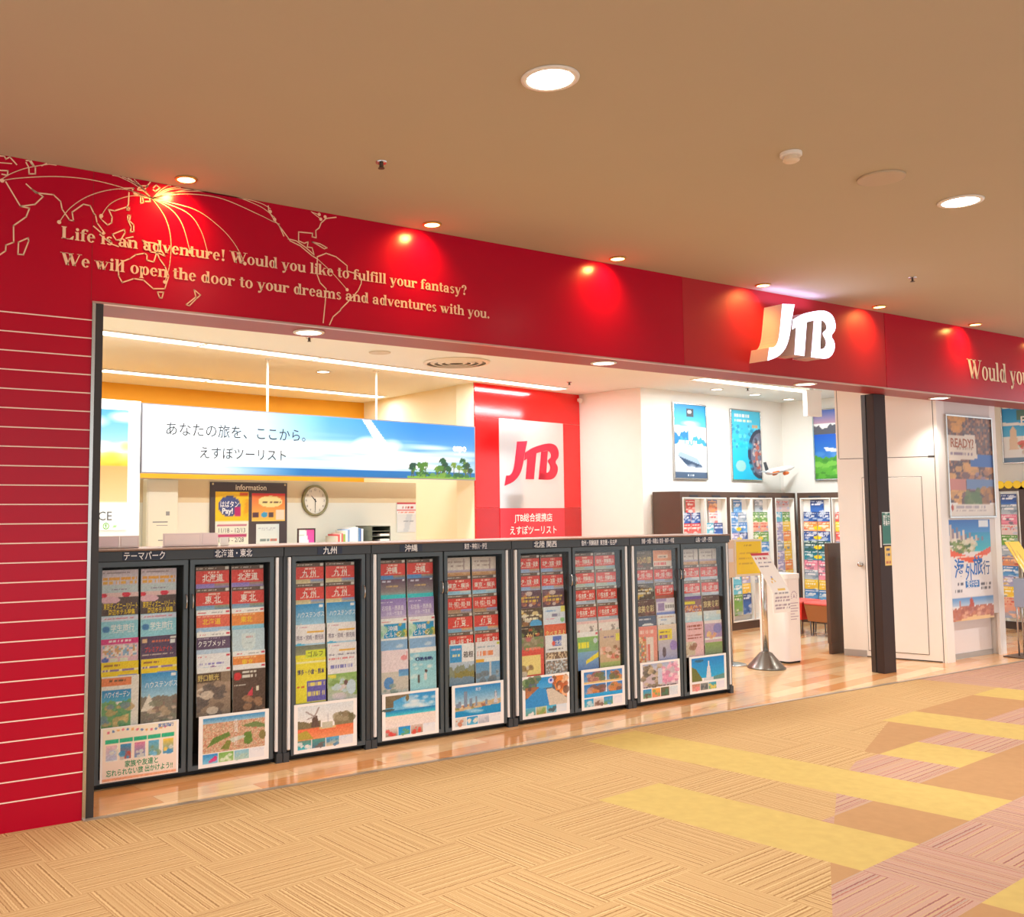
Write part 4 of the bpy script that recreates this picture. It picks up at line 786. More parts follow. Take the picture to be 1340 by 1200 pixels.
def f3(p, t):
    p.grad(.06, .06, .94, .4, (214, 226, 236), (236, 238, 238)); p.ridge(.38, .03, (110, 100, 70), .56, .06, .42); p.ridge(.3, .05, (120, 110, 80), .56, .64, .94); p.blobs(.66, .28, .92, .42, [(150, 140, 110), (96, 90, 60), (130, 116, 90)], 18, .05, .05)
    p.poly([(.27, .5), (.29, .27), (.36, .27), (.4, .5)], (80, 62, 56)); p.poly([(.17, .17), (.19, .16), (.33, .28), (.31, .3)], (150, 140, 140)); p.poly([(.38, .1), (.4, .11), (.33, .3), (.31, .28)], (150, 140, 140)); p.poly([(.2, .34), (.2, .32), (.32, .27), (.33, .29)], (150, 140, 140))
    p.grad(.06, .52, .94, .74, (230, 100, 60), (236, 140, 90)); p.poly([(.06, .72), (.06, .6), (.2, .55), (.3, .72)], (170, 150, 50)); p.rect(.4, .52, .66, .56, (220, 180, 120)); p.rect(.52, .25, .54, .5, (200, 206, 214)); p.rect(.44, .42, .6, .54, (190, 190, 170))
    thumbs(p, [[(90, 130, 110), (30, 180, 214), (240, 240, 240)], [(60, 140, 130), (60, 110, 140), (90, 80, 80)], [(40, 150, 220), (226, 190, 140), (60, 120, 170)], [(214, 226, 244), (232, 236, 246)]])
def f4(p, t):
    p.grad(.06, .06, .94, .42, (20, 130, 214), (110, 190, 232)); p.clouds(.4, .08, .94, .36, 9, ru=.12, rv=.08); p.clouds(.2, .22, .6, .36, 4); p.rect(.06, .06, .2, .32, (96, 84, 60)); p.poly([(.06, .06), (.5, .06), (.3, .14), (.2, .18)], (110, 96, 70)); p.ell(.44, .14, .03, .07, (110, 96, 60))
    p.grad(.06, .38, .94, .5, (0, 110, 190), (60, 200, 220)); p.grad(.06, .5, .94, .76, (244, 226, 214), (238, 226, 226)); p.ell(.1, .36, .12, .03, (60, 80, 80))
    thumbs(p, [[(226, 220, 214), (150, 120, 110), (220, 60, 60)], [(10, 130, 214), (20, 160, 220), (90, 160, 110)], [(214, 190, 180), (150, 110, 90), (220, 60, 50)], [(226, 230, 244), (236, 240, 248)]])
def f5(p, t):
    p.grad(.06, .06, .94, .46, (20, 120, 200), (170, 206, 226)); p.poly([(.06, .48), (.94, .4), (.94, .55), (.06, .6)], (190, 170, 130)); p.blobs(.08, .47, .92, .56, [(110, 120, 60), (214, 190, 150), (150, 90, 70), (170, 160, 150)], 30, .03, .025)
    for u, v, w_ in ((.26, .17, .03), (.15, .38, .03), (.36, .34, .03), (.46, .3, .015), (.84, .24, .025), (.1, .42, .03), (.66, .4, .02)): p.rect(u - w_, v, u + w_, .52, (110, 130, 160))
    p.poly([(.84, .2), (.88, .5), (.8, .5)], (190, 200, 214)); p.poly([(.06, .6), (.94, .52), (.94, .72), (.06, .72)], (0, 130, 204)); p.clouds(.3, .58, .7, .64, 4, al=.4)
    thumbs(p, [[(214, 214, 206), (190, 200, 214), (200, 120, 90)], [(20, 140, 214), (60, 170, 220), (236, 230, 214)], [(214, 220, 232), (170, 180, 200)], [(226, 230, 240), (236, 240, 248)]])
    t.append(('東京', .5, .14, .02, (230, 238, 250), .0, .05))
def f6(p, t):
    p.rect(.06, .06, .94, .74, (70, 90, 110)); p.grad(.3, .06, .62, .32, (10, 130, 220), (60, 160, 230)); p.blobs(.06, .06, .32, .3, [(80, 120, 60), (110, 110, 80), (60, 90, 60)], 14, .06, .06); p.rect(.06, .28, .34, .52, (150, 90, 60)); p.blobs(.08, .3, .34, .52, [(190, 110, 60), (80, 60, 60), (40, 110, 190)], 10, .05, .07)
    p.poly([(.34, .3), (.5, .34), (.56, .74), (.06, .74), (.06, .56)], (30, 130, 214)); p.poly([(.62, .06), (.94, .06), (.94, .6), (.7, .4)], (226, 120, 50)); p.blobs(.66, .1, .94, .5, [(240, 190, 150), (180, 80, 40), (90, 60, 50)], 14, .05, .07); p.poly([(.5, .36), (.62, .34), (.94, .62), (.94, .74), (.56, .74)], (206, 196, 180)); p.ell(.6, .16, .06, .07, (206, 206, 250)); p.ell(.6, .15, .03, .03, (30, 60, 190))
    thumbs(p, [[(70, 170, 220), (90, 150, 130), (230, 236, 236)], [(170, 200, 160), (150, 130, 60), (120, 160, 80)], [(40, 170, 226), (120, 180, 206), (60, 80, 90)], [(214, 230, 246), (226, 236, 246)]])
def f7(p, t):
    for v0, v1 in ((.07, .36), (.38, .68)):
        for u0, u1 in ((.06, .55), (.57, .94)):
            p.grad(u0, v0, u1, v1, (30, 110, 200), (120, 160, 200)); c = [(150, 90, 90), (110, 70, 60), (190, 140, 120), (90, 100, 60), (200, 120, 60)]
            p.blobs(u0 + .1, v0 + .06, u1 - .06, v1 - .06, c, 18, .06, .05)
    p.rect(.06, .32, .94, .37, (226, 190, 120)); p.rect(.06, .6, .94, .69, (20, 150, 230))
    thumbs(p, [[(20, 150, 226), (90, 170, 190), (190, 220, 230)], [(230, 226, 230), (150, 130, 120), (110, 80, 70)], [(20, 140, 226), (110, 150, 80), (60, 150, 220)], [(226, 230, 244), (240, 240, 250)]], v0=.73)
def f8(p, t):
    p.rect(.06, .06, .94, .66, (190, 176, 190)); p.grad(.06, .06, .94, .2, (150, 166, 206), (190, 196, 214)); p.blobs(.06, .1, .5, .64, [(110, 100, 80), (160, 140, 110), (80, 80, 70), (196, 176, 140)], 36, .05, .04); p.blobs(.54, .08, .94, .6, [(236, 170, 200), (226, 140, 180), (206, 120, 160), (244, 206, 220)], 44, .05, .04); p.rect(.44, .2, .54, .6, (190, 200, 226)); p.bars(.06, .63, .9, .66, (80, 70, 80))
    thumbs(p, [[(30, 140, 220), (120, 150, 90), (90, 80, 60)], [(240, 170, 60), (226, 120, 90), (110, 160, 90)], [(90, 90, 60), (70, 60, 50), (60, 110, 80)], [(206, 226, 240), (220, 232, 244)]], v0=.70)
def f9(p, t):
    p.grad(.06, .06, .94, .6, (0, 120, 214), (20, 160, 226)); p.poly([(.06, .28), (.18, .36), (.32, .6), (.34, .7), (.06, .7)], (90, 100, 40)); p.ell(.26, .14, .12, .04, (30, 90, 130)); p.rect(.5, .16, .53, .34, (226, 236, 246)); p.poly([(.48, .3), (.55, .3), (.58, .64), (.44, .64)], (214, 222, 236)); p.rect(.38, .6, .68, .68, (206, 214, 226)); p.poly([(.64, .6), (.94, .54), (.94, .7), (.64, .68)], (70, 130, 130)); p.rect(.06, .68, .94, .74, (236, 240, 246))
    thumbs(p, [[(190, 120, 90), (226, 150, 150), (236, 120, 130)], [(110, 120, 120), (130, 130, 120), (70, 80, 90)], [(20, 150, 210), (110, 160, 80), (226, 206, 90)], [(226, 226, 246), (236, 236, 250)]])
for n, (f, c, lb) in enumerate([(f1, 1.791, 'pale yellow family travel poster with green captions on the door headed テーマパーク'), (f2, 2.389, 'poster with a star shaped green fort seen from the air on the door headed 北海道・東北'),
        (f3, 3.037, 'poster with a windmill and tulip field on the door headed 九州'), (f4, 3.706, 'poster with a white beach and turquoise sea on the door headed 沖縄'), (f5, 4.292, 'poster with a city skyline over blue water on the door headed 東京・神奈川・伊豆'),
        (f6, 4.942, 'poster with a blue lit teahouse street on the door headed 北陸'), (f7, 5.537, 'poster with four garden views and autumn trees on the door headed 信州'), (f8, 6.185, 'poster with pink cherry blossom on the door headed 京都'), (f9, 6.772, 'poster with a white tower under deep blue sky on the door headed 山陰')]):
    poster('door%d' % n, c - .235, c + .235, .042, .356, lb, f)

# ------------------------------------------------------------------ logo shapes (traced in metres, then scaled)
LJ = [(.737, 2.491), (.925, 2.508), (.873, 2.352), (.827, 2.182), (.761, 2.062), (.648, 1.974), (.49, 1.919), (.524, 2.047), (.602, 2.059), (.657, 2.124), (.691, 2.243)]
LO = [(.889, 2.353), (1.044, 2.424), (1.246, 2.476), (1.399, 2.495), (1.511, 2.464), (1.558, 2.392), (1.549, 2.313), (1.485, 2.249), (1.529, 2.196), (1.53, 2.123), (1.473, 2.048), (1.37, 2.010), (1.151, 2.010)]
LI = [(.871, 2.254), (.993, 2.313), (1.142, 2.362), (1.294, 2.395), (1.362, 2.39), (1.406, 2.358), (1.408, 2.309), (1.345, 2.262), (1.391, 2.197), (1.39, 2.148), (1.355, 2.112), (1.304, 2.1), (1.17, 2.100)]
LT = [(.935, 2.290), (1.102, 2.354), (1.045, 2.010), (.895, 2.010)]
LB = [(1.215, 2.380), (1.335, 2.395), (1.285, 2.011), (1.151, 2.010)]
def smooth_closed(p, n=4, keep=()):
    return p
def logo(mb, x0, x1, z0, z1, y0, y1, m=0, ms=None, which='JTB'):
    fx = lambda q: (x0 + (q[0] - .49) / 1.068 * (x1 - x0), z0 + (q[1] - 1.919) / .589 * (z1 - z0))
    def sp(a): return [fx(v) for v in smooth_path(a, 4)]
    if 'J' in which:
        up = [LJ[0]] + [LJ[1]]; rt = smooth_path(LJ[1:7], 4); lf = smooth_path([LJ[7], LJ[8], LJ[9], LJ[10], LJ[0]], 4)
        strip(mb, [fx(v) for v in resamp(smooth_path(LJ[1:7], 4), 16)], [fx(v) for v in resamp(smooth_path([LJ[0], LJ[10], LJ[9], LJ[8], LJ[7]], 4), 16)], y0, y1, m, ms)
    if 'T' in which:
        strip(mb, [fx(v) for v in resamp(smooth_path(LO, 4), 44)], [fx(v) for v in resamp(smooth_path(LI, 4), 44)], y0, y1, m, ms)
        mb.slab([fx(v) for v in LT][::-1], y0, y1, m, ms); mb.slab([fx(v) for v in LB][::-1], y0, y1, m, ms)
def resamp(p, n):
    d = [0.]
    for i in range(1, len(p)): d.append(d[-1] + math.hypot(p[i][0] - p[i-1][0], p[i][1] - p[i-1][1]))
    return [(float(np.interp(d[-1] * k / (n - 1), d, [q[0] for q in p])), float(np.interp(d[-1] * k / (n - 1), d, [q[1] for q in p]))) for k in range(n)]
def strip(mb, A, B, y0, y1, m=0, ms=None):                # solid band between two outlines of equal length
    n = len(A); P = [(x, y0, z) for x, z in A] + [(x, y0, z) for x, z in B]
    mb._add(P, [(i, i + 1, n + i + 1, n + i) for i in range(n - 1)], m)
    ring = A + B[::-1]; k = len(ring); Q = [(x, y0, z) for x, z in ring] + [(x, y1, z) for x, z in ring]
    mb._add(Q, [(i, (i + 1) % k, k + (i + 1) % k, k + i) for i in range(k)], m if ms is None else ms)

mSignF = mat('sign_face_lit', (250, 246, 255), .4, emit=(232, 226, 255), estr=3.)
mSignS = mat('sign_return', (226, 206, 200), .4)
t = thing('shop_sign', 'white illuminated JTB channel letter sign standing out from the red fascia', 'sign', (7.3, 0, FB))
b = MB(); logo(b, 6.83 - 7.3, 7.785 - 7.3, 2.848 - FB, 3.366 - FB, -.18, -.0005, 0, 1, 'J'); b.build('letter_j', [mSignF, mSignS], t)
b = MB(); logo(b, 6.83 - 7.3, 7.785 - 7.3, 2.848 - FB, 3.366 - FB, -.18, -.0005, 0, 1, 'T'); b.build('letters_tb', [mSignF, mSignS], t)
lamp_area('sign_glow_lamp', (7.32, -.10, 3.385), (pi, 0, 0), .75, .06, 2.0, (.50, .46, 1.0))  # unseen upward lamp, added for the glow on the ceiling above the letters

# ------------------------------------------------------------------ red feature wall inside with the second sign
AR = R(9.117); OR = (7.179, 4.342)
def on_red(name, label, cat, s=0., d=0., z=0.):
    return thing(name, label, cat, (OR[0] + s * cos(AR) + d * sin(AR), OR[1] + s * sin(AR) - d * cos(AR), z), AR)
mRedG = mat('glossy_red_panel', (236, 8, 10), .12, coat=.4)
mRedB = mat('deep_red_panel', (196, 6, 14), .14, coat=.3)
mSteelP = mat('white_mirror_panel', (226, 226, 226), .12, .55)
mPinkR = mat('coral_panel', (236, 60, 74), .2)
mLogoR = mat('logo_red', (226, 24, 60), .3); 
t = on_red('feature_panel', 'tall glossy red panel with a JTB sign and company name inside the shop', 'sign', 0, .004)
b = MB()
for z0, z1, mi in ((0, 1.636, 1), (1.638, 2.776, 0), (2.778, SZ - .002, 0)):
    b.box(-.035, 2.045, -.014, .0, z0, z1, mi, .001)
b.build('backing', [mRedG, mRedB], t)
b = MB(); b.box(.402, 1.672, -.022, -.0145, 1.632, 2.778); b.build('white_panel', mSteelP, t)
b = MB(); b.box(.402, 1.672, -.022, -.0145, .3, 1.630); b.build('name_panel', mPinkR, t)
b = MB(); logo(b, .49, 1.558, 1.919, 2.508, -.034, -.0225, 0, None); b.build('logo', mLogoR, t)
b = MB(); b.text('JTB総合提携店', 1.04, 1.508, .085, (250, 248, 244), -.0235, w=.92, bold=.02); b.text('えすぽツーリスト', 1.04, 1.345, .088, (250, 248, 244), -.0235, w=.92, bold=.02); b.build('company_name', PR, t)

# ------------------------------------------------------------------ long hanging banner
AB = R(7.53); OB_ = (2.752, 3.706); LBN = 4.395
t = thing('hanging_banner', 'long blue sky and palm beach banner hanging from the shop ceiling', 'banner', (OB_[0], OB_[1], 1.974), AB)
p = Pic(300, 64, seed=5); p.grad(0, 0, 1, .9, (70, 140, 206), (170, 206, 232))
k_ = np.clip((p.U - .4) / .4, 0, 1)[..., None] * np.clip(1 - p.V * 1.3, 0, 1)[..., None]; p.a = p.a * (1 - k_) + k_ * np.array([.10, .40, .70])
p.clouds(.35, .42, .95, .85, 26, ru=.13, rv=.06); p.clouds(.3, .55, .8, .8, 12, (236, 244, 250), .6, .2, .05)
a = np.clip((.50 - p.U) / .36, 0, 1)[..., None]; p.a = p.a * (1 - a) + a * np.array([.88, .94, .985])
p.clouds(.36, .25, .75, .5, 5, (130, 180, 220), .35, .2, .06)
k_ = (np.clip((p.U - .16) / .26, 0, 1) * (p.V > .875))[..., None] * .95; p.a = p.a * (1 - k_) + k_ * (np.array([.02, .42, .76]) * (1 - .2 * p.V[..., None]) + .04)
p.poly([(.60, .0), (.625, 0), (.70, .52), (.66, .52)], (226, 240, 252)); p.clouds(.6, .4, .72, .7, 4, ru=.05, rv=.14)
p.rect(.75, .95, 1, 1, (120, 170, 60))
pr = np.random.RandomState(3)
for k in range(26):
    u = .745 + .25 * pr.rand() ** .8; v = (.60 + .24 * pr.rand()) if u > .86 else (.70 + .14 * pr.rand()); G = [(30, 84, 44), (70, 120, 40), (24, 66, 50), (104, 140, 50)][k % 4]
    p.rect(u - .0012, v, u + .0016, .97, (84, 84, 56))
    for a_ in range(9):
        an = a_ * 2 * pi / 9 + k; l_ = .7 + .5 * pr.rand()
        for q_ in (.4, .7, 1., 1.3): p.ell(u + .0075 * q_ * l_ * cos(an), v + .045 * q_ * l_ * sin(an) * .7 + .018 * q_ * q_, .0026, .014, G)
p.blobs(.76, .90, .99, .95, [(60, 120, 50), (110, 160, 60), (40, 90, 50)], 30, .008, .03)
b = MB(); b.pic(p, .012, LBN - .012, .012, .656, -.0165); b.build('print', PR, t)
b = MB(); b.box(0, LBN, -.016, .016, 0, .012); b.box(0, LBN, -.016, .016, .656, .668); b.box(0, .012, -.016, .016, .012, .656); b.box(LBN - .012, LBN, -.016, .016, .012, .656); b.box(.012, LBN - .012, -.008, .012, .012, .656)
b.build('frame', mat('banner_frame', (150, 150, 156), .35, .8), t)
b = MB(); b.text('あなたの旅を、ここから。', 1.06, .435, .105, (34, 36, 42), -.0175, w=1.62, bold=.006); b.build('lettering_line', PR, t); b = MB(); b.text('えすぽツーリスト', 1.12, .215, .095, (34, 36, 42), -.0175, w=1.12, bold=.006); b.build('lettering_line', PR, t)
b = MB(); b.text('espo', 4.13, .395, .085, (250, 250, 252), -.0175, w=.26, bold=.05); b.box(4.04, 4.22, -.0178, -.017, .305, .310); b.build('small_logo', PR, t)
for s_ in (1.40, 2.85):
    b = MB(); b.tube([(s_, 0, .668), (s_, 0, SZ - 1.974)], .012, 8); b.lathe([(.03, SZ - 1.974 - .02), (.03, SZ - 1.974)], 12, (s_, 0, 0)); b.build('hanger_rod', mat('white_rod', (240, 236, 226), .4), t)

# ------------------------------------------------------------------ back office seen over the racks
# white display panel at the left with a sunset poster
def on_ban(name, label, cat, s, d=0., z=0., group=None):   # frame of the banner line: s along it, d towards the shopfront
    return thing(name, label, cat, (OB_[0] + s * cos(AB) + d * sin(AB), OB_[1] + s * sin(AB) - d * cos(AB), z), AB, group)
mPanelW = mat('white_display_panel', (246, 246, 246), .5)
b = MB(); b.box(-1.1, -.002, -.005, .06, 0, 2.655, 0, .004)
o = b.build('display_panel', mPanelW, loc=(OB_[0], OB_[1], 0), rot=(0, 0, AB)); tag(o, 'plain white display panel left of the long hanging banner', 'panel')
p = Pic(40, 64, seed=9); p.grad(0, 0, 1, .3, (60, 140, 214), (150, 200, 236)); p.clouds(0, .05, 1, .4, 12, ru=.3, rv=.05, al=.8); p.grad(0, .36, 1, .48, (250, 226, 170), (250, 170, 20)); p.clouds(.5, .3, 1, .5, 5, (250, 200, 60), .6)
p.grad(0, .47, 1, .76, (214, 160, 100), (236, 200, 150)); p.ridge(.46, .02, (120, 130, 90), .52, 0, .55); p.blobs(0, .5, .5, .72, [(90, 76, 60), (190, 150, 110), (60, 56, 56), (226, 190, 150)], 40, .06, .02); p.poly([(0, .74), (1, .78), (1, 1), (0, 1)], (244, 250, 250)); p.blobs(.1, .95, .95, .96, [(230, 130, 60), (80, 190, 60)], 5, .03, .012)
b = MB(); b.pic(p, 0, .60, 0, 1.12, 0); b.color((90, 96, 100)); b.text('CE', .455, .135, .085, None, -.001, align='r'); b.color((90, 190, 60)); b.text('①', .40, .04, .05, None, -.0012, bold=.02); b.color((244, 244, 244)); b.box(0, .6, .0003, .003, 0, 1.12)
o = b.build('sunset_poster', PR, loc=(OB_[0] - .73 * cos(AB) + .0095 * sin(AB), OB_[1] - .73 * sin(AB) - .0095 * cos(AB), 1.44), rot=(0, 0, AB)); tag(o, 'sunset harbour poster with the letters CE on the white display panel', 'poster')
# half height partition with the wall clock
AP = AB; OP = (3.256, 4.196)
def on_part(name, label, cat, s, d=0., z=0., group=None):
    return thing(name, label, cat, (OP[0] + s * cos(AP) + d * sin(AP), OP[1] + s * sin(AP) - d * cos(AP), z), AP, group)
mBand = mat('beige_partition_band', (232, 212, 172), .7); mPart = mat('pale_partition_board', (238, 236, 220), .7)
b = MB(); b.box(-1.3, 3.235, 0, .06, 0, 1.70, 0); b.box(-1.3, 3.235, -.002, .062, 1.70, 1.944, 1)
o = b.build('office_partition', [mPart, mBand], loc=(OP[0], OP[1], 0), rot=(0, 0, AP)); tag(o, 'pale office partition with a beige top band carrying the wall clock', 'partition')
b = MB(); b.box(-.345, -.005, -.10, -.01, 0, 1.93, 0, .006); b.box(-.33, -.02, -.106, -.10, .05, 1.0, 0); b.box(-.33, -.02, -.106, -.10, 1.01, 1.91, 0)
c = b.build('cabinet_body', mat('office_cream', (240, 236, 216), .55)); 
t = thing('tall_cabinet', 'tall cream white office cabinet standing left of the information board', 'cabinet', (OP[0], OP[1], 0), AP); c.parent = t
for q_ in ((-.28, -.12, 1.50, 1.512), (-.24, -.12, 1.47, 1.476), (-.14, -.10, 1.57, 1.61), (-.22, -.10, 1.32, 1.33)):
    b = MB(); b.box(q_[0], q_[1], -.1075, -.106, q_[2], q_[3]); b.build('label_strip', mat('grey_print', (150, 150, 150), .6), t)
# information board
t = on_part('information_board', 'dark grey board headed information on the office partition', 'notice board', .40, .004)
b = MB(); b.box(0, .95, -.014, 0, 1.15, 1.915, 0, .003); b.build('board', mat('board_charcoal', (78, 68, 70), .5), t)
b = MB(); b.text('information', .49, 1.865, .060, (236, 226, 206), -.0155, w=.56, bold=.015); b.build('heading', PR, t)
b = MB()
for x_, z_ in ((.03, 1.895), (.92, 1.895)): b.lathe([(.012, 0), (.009, .004), (0, .005)], 10, (x_, -.014, z_), 0, 'y')
b.build('pin', mat('brass_pin', (220, 200, 150), .3, .8), t)
def notice(label, s, z0, w, h, f, nm='notice_sheet'):
    p = Pic(28, 34, (246, 244, 240), seed=int(s * 100)); tx = []; f(p, tx)
    b = MB(); b.pic(p, 0, w, 0, h, 0)
    for k, (s_, u, v, hh, c, bold, mw) in enumerate(tx): b.text(s_, w * u, h * (1 - v), hh, c, -.001 - .0002 * k, w=mw, bold=bold)
    b.color((240, 240, 238)); b.box(0, w, .0003, .001, 0, h)
    r = s + .40; d = .0195
    o = b.build(nm, PR, loc=(OP[0] + r * cos(AP) + d * sin(AP), OP[1] + r * sin(AP) - d * cos(AP), z0), rot=(0, 0, AP)); tag(o, label, 'notice', 'notices on the information board'); return o
notice('yellow Pay campaign poster with dates on the information board', .06, 1.26, .40, .555, lambda p, t: (p.rect(0, 0, 1, .56, (250, 206, 30)), p.ell(.42, .28, .32, .19, (70, 84, 140)), p.rect(.58, .3, .74, .46, (190, 40, 110)), p.blobs(.78, .15, .98, .4, [(240, 190, 20), (230, 160, 20)], 6, .08, .07), p.rect(.7, .03, .98, .1, (220, 90, 30)), p.rect(0, .56, 1, 1, (236, 240, 226)), p.rect(.08, .61, .92, .65, (190, 70, 120)), p.rect(.08, .80, .92, .84, (190, 70, 120)),
       t.extend([('はばタン', .42, .24, .055, (250, 250, 252), .03, .22), ('Pay!', .36, .36, .06, (250, 250, 252), .03, .13), ('11/18 - 12/13', .5, .73, .05, (90, 90, 96), .0, .32), ('12/24 - 2/28', .48, .91, .05, (90, 90, 96), .0, .30)])))
notice('orange and red campaign sheet in the corner of the information board', .50, 1.50, .42, .30, lambda p, t: (p.grad(0, 0, 1, 1, (240, 110, 60), (250, 206, 90)), p.rect(.0, 0, 1, .1, (226, 60, 60)), p.ell(.55, .3, .35, .2, (250, 226, 150)), p.bars(.25, .28, .85, .36, (110, 80, 60)), p.rect(.05, .68, .22, .84, (90, 60, 70)), p.ell(.38, .76, .1, .1, (60, 160, 200)), p.rect(.5, .68, .66, .84, (90, 70, 70)), p.rect(.72, .58, .95, .95, (250, 226, 200))))
notice('plain white letter sheet on the information board', .555, 1.17, .29, .30, lambda p, t: (p.grad(0, 0, 1, 1, (226, 238, 236), (236, 244, 240)), p.bars(.1, .15, .85, .18, (180, 190, 200)), p.bars(.25, .22, .7, .25, (190, 200, 200)), p.bars(.12, .52, .9, .62, (130, 150, 150)), p.bars(.6, .53, .9, .61, (220, 130, 110)), p.bars(.1, .75, .9, .78, (200, 206, 210))))
# wall clock
t = on_part('wall_clock', 'round wall clock with a silver green rim on the office partition', 'clock', 1.722, .004, 1.725)
b = MB(); b.lathe([(.176, 0), (.176, .028), (.168, .038), (.157, .040), (.150, .030), (.150, .012)], 40, (0, 0, 0), 0, 'y'); b.build('rim', mat('clock_rim', (150, 146, 110), .3, .7), t, smooth=True)
b = MB(); b.lathe([(.151, .004), (.151, .014)], 40, (0, 0, 0), 0, 'y'); b.build('dial', mat('clock_dial', (246, 240, 222), .6), t)
b = MB()
for k in range(1, 13):
    a = R(90 - 30 * k); b.text(str(k), .122 * cos(a), .122 * sin(a), .026, (70, 60, 50), -.0152, bold=.0)
b.build('numerals', PR, t)
def hand(l, w, ang):
    b = MB(); a = R(90 - ang); d = Vector((cos(a), sin(a))); n = Vector((-d.y, d.x)) * w
    b.slab([tuple(-d * .02 + n), tuple(-d * .02 - n), tuple(d * l - n * .5), tuple(d * l + n * .5)], -.019, -.017); b.build('hand', mat('clock_hand', (30, 30, 34), .4), t)
hand(.075, .006, 315); hand(.115, .0045, 180)
b = MB(); b.text('10', 0, .06, .001, (90, 80, 70), -.0155) if False else None
# calendar
p = Pic(20, 28, (240, 240, 240)); p.rect(0, 0, 1, .07, (206, 40, 50)); p.bars(.3, .14, .9, .2, (190, 60, 60)); p.rect(0, .25, 1, .27, (214, 70, 70)); p.bars(.12, .31, .95, .35, (226, 130, 100)); p.grad(0, .38, 1, 1, (226, 228, 226), (232, 234, 232)); p.poly([(.5, .4), (.8, .38), (.6, .95), (.35, .95)], (206, 212, 216)); p.bars(.35, .62, .85, .65, (150, 160, 170))
b = MB(); b.pic(p, 0, .30, 0, .36, 0); b.box(0, .3, .0003, .004, 0, .36)
r_ = 2.925
tag(b.build('wall_calendar', PR, loc=(OP[0] + r_ * cos(AP) + .008 * sin(AP), OP[1] + r_ * sin(AP) - .008 * cos(AP), 1.345), rot=(0, 0, AP)), 'white wall calendar with a red top edge at the end of the office partition', 'calendar')
# low back counter and the things on it
b = MB(); b.box(1.20, 3.1, -.42, -.02, 0, 1.20, 0, .004)
tag(b.build('back_counter', mPart, loc=(OP[0], OP[1], 0), rot=(0, 0, AP)), 'low pale counter against the office partition under the clock', 'counter')
def on_bc(name, label, cat, s, group=None, d=.26): return on_part(name, label, cat, s, d, 1.2005, group)
t = on_bc('photo_frame', 'small dark framed picture with a pink print on the back counter', 'picture frame', 1.44)
b = MB(); b.box(-.115, .115, -.008, .008, 0, .015); b.box(-.115, .115, -.008, .008, .205, .22); b.box(-.115, -.1, -.008, .008, .015, .205); b.box(.1, .115, -.008, .008, .015, .205); b.build('frame', mat('dark_frame', (70, 50, 50), .4), t)
p = Pic(16, 14, (244, 240, 236)); p.poly([(.45, 0), (1, 0), (1, 1), (.7, 1)], (226, 80, 160)); p.bars(.05, .3, .4, .36, (180, 200, 190)); p.bars(.05, .5, .4, .56, (200, 190, 190))
b = MB(); b.pic(p, -.1, .1, .015, .205, -.004); b.build('print', PR, t)
bk = [((206, 196, 180), .13, .03), ((220, 90, 90), .15, .025), ((236, 226, 214), .155, .02), ((226, 110, 110), .16, .025), ((150, 180, 90), .15, .03), ((240, 240, 236), .19, .03), ((140, 170, 210), .20, .03), ((230, 234, 240), .205, .035), ((244, 244, 246), .22, .04), ((250, 250, 250), .225, .04), ((110, 150, 190), .215, .025), ((70, 110, 170), .21, .02), ((236, 240, 246), .205, .03)]
s_ = 1.765
nmz = ['grey', 'red', 'ivory', 'coral', 'green', 'white', 'light blue', 'silver white', 'tall white', 'tallest white', 'steel blue', 'dark blue', 'pale']
for (c, h, w_), nm in zip(bk, nmz):
    t = on_bc('file_folder', nm + ' file standing among the files beside the grey letter tray', 'file', s_ + w_ / 2, 'files on the back counter')
    b = MB(); b.box(-w_ / 2 + .001, w_ / 2 - .001, -.10, .10, 0, h, 0, .002); b.build('cover', mat('file_%d_%d_%d' % c, c, .5), t)
    s_ += w_
t = on_bc('letter_tray', 'grey stacking letter tray at the end of the row of files', 'tray', 2.36)
b = MB()
for k in range(4): b.box(-.135, .135, -.15, .15, .058 * k, .058 * k + .006); 
b.box(-.135, -.129, -.15, .15, 0, .235); b.box(.129, .135, -.15, .15, 0, .235); b.box(-.135, .135, .144, .15, 0, .235); b.box(-.135, .135, -.15, .15, .229, .235)
b.build('shell', mat('tray_grey', (110, 114, 100), .5), t)
b = MB()
for k in range(3): b.box(-.01, .125, -.145, .1, .058 * k + .007, .058 * k + .03)
b.build('papers', mPaper, t)
# pale card stands on the countertop, seen from behind
for k, (xa, xb, h, nm) in enumerate([(1.475, 1.68, .075, 'first'), (1.682, 1.80, .075, 'second'), (1.952, 2.20, .085, 'third'), (2.202, 2.315, .085, 'fourth')]):
    t = thing('card_holder', 'pale pink card holder on the countertop, %s from the red striped wall' % nm, 'card holder', ((xa + xb) / 2, .60, 1.3945), 0, 'pale card holders on the countertop')
    w_ = (xb - xa) / 2
    b = MB(); b.box(-w_, w_, .0, .004, 0, h); b.box(-w_, w_, 0, .07, 0, .003); b.build('stand', mat('clear_pink_plastic', (238, 222, 222), .3), t)
    b = MB(); b.box(-w_ + .01, w_ - .01, -.0015, -.0003, .012, h - .008); b.build('card', mat('card_%d' % k, [(240, 220, 226), (244, 234, 236), (250, 234, 230), (246, 228, 228)][k], .6), t)
t = thing('qr_card', 'small white square card on the countertop in front of the information board', 'card', (2.36, .60, 1.3945))
b = MB(); b.box(-.028, .028, 0, .003, 0, .055); b.box(-.028, .028, 0, .03, 0, .002); b.build('card', mPaper, t)

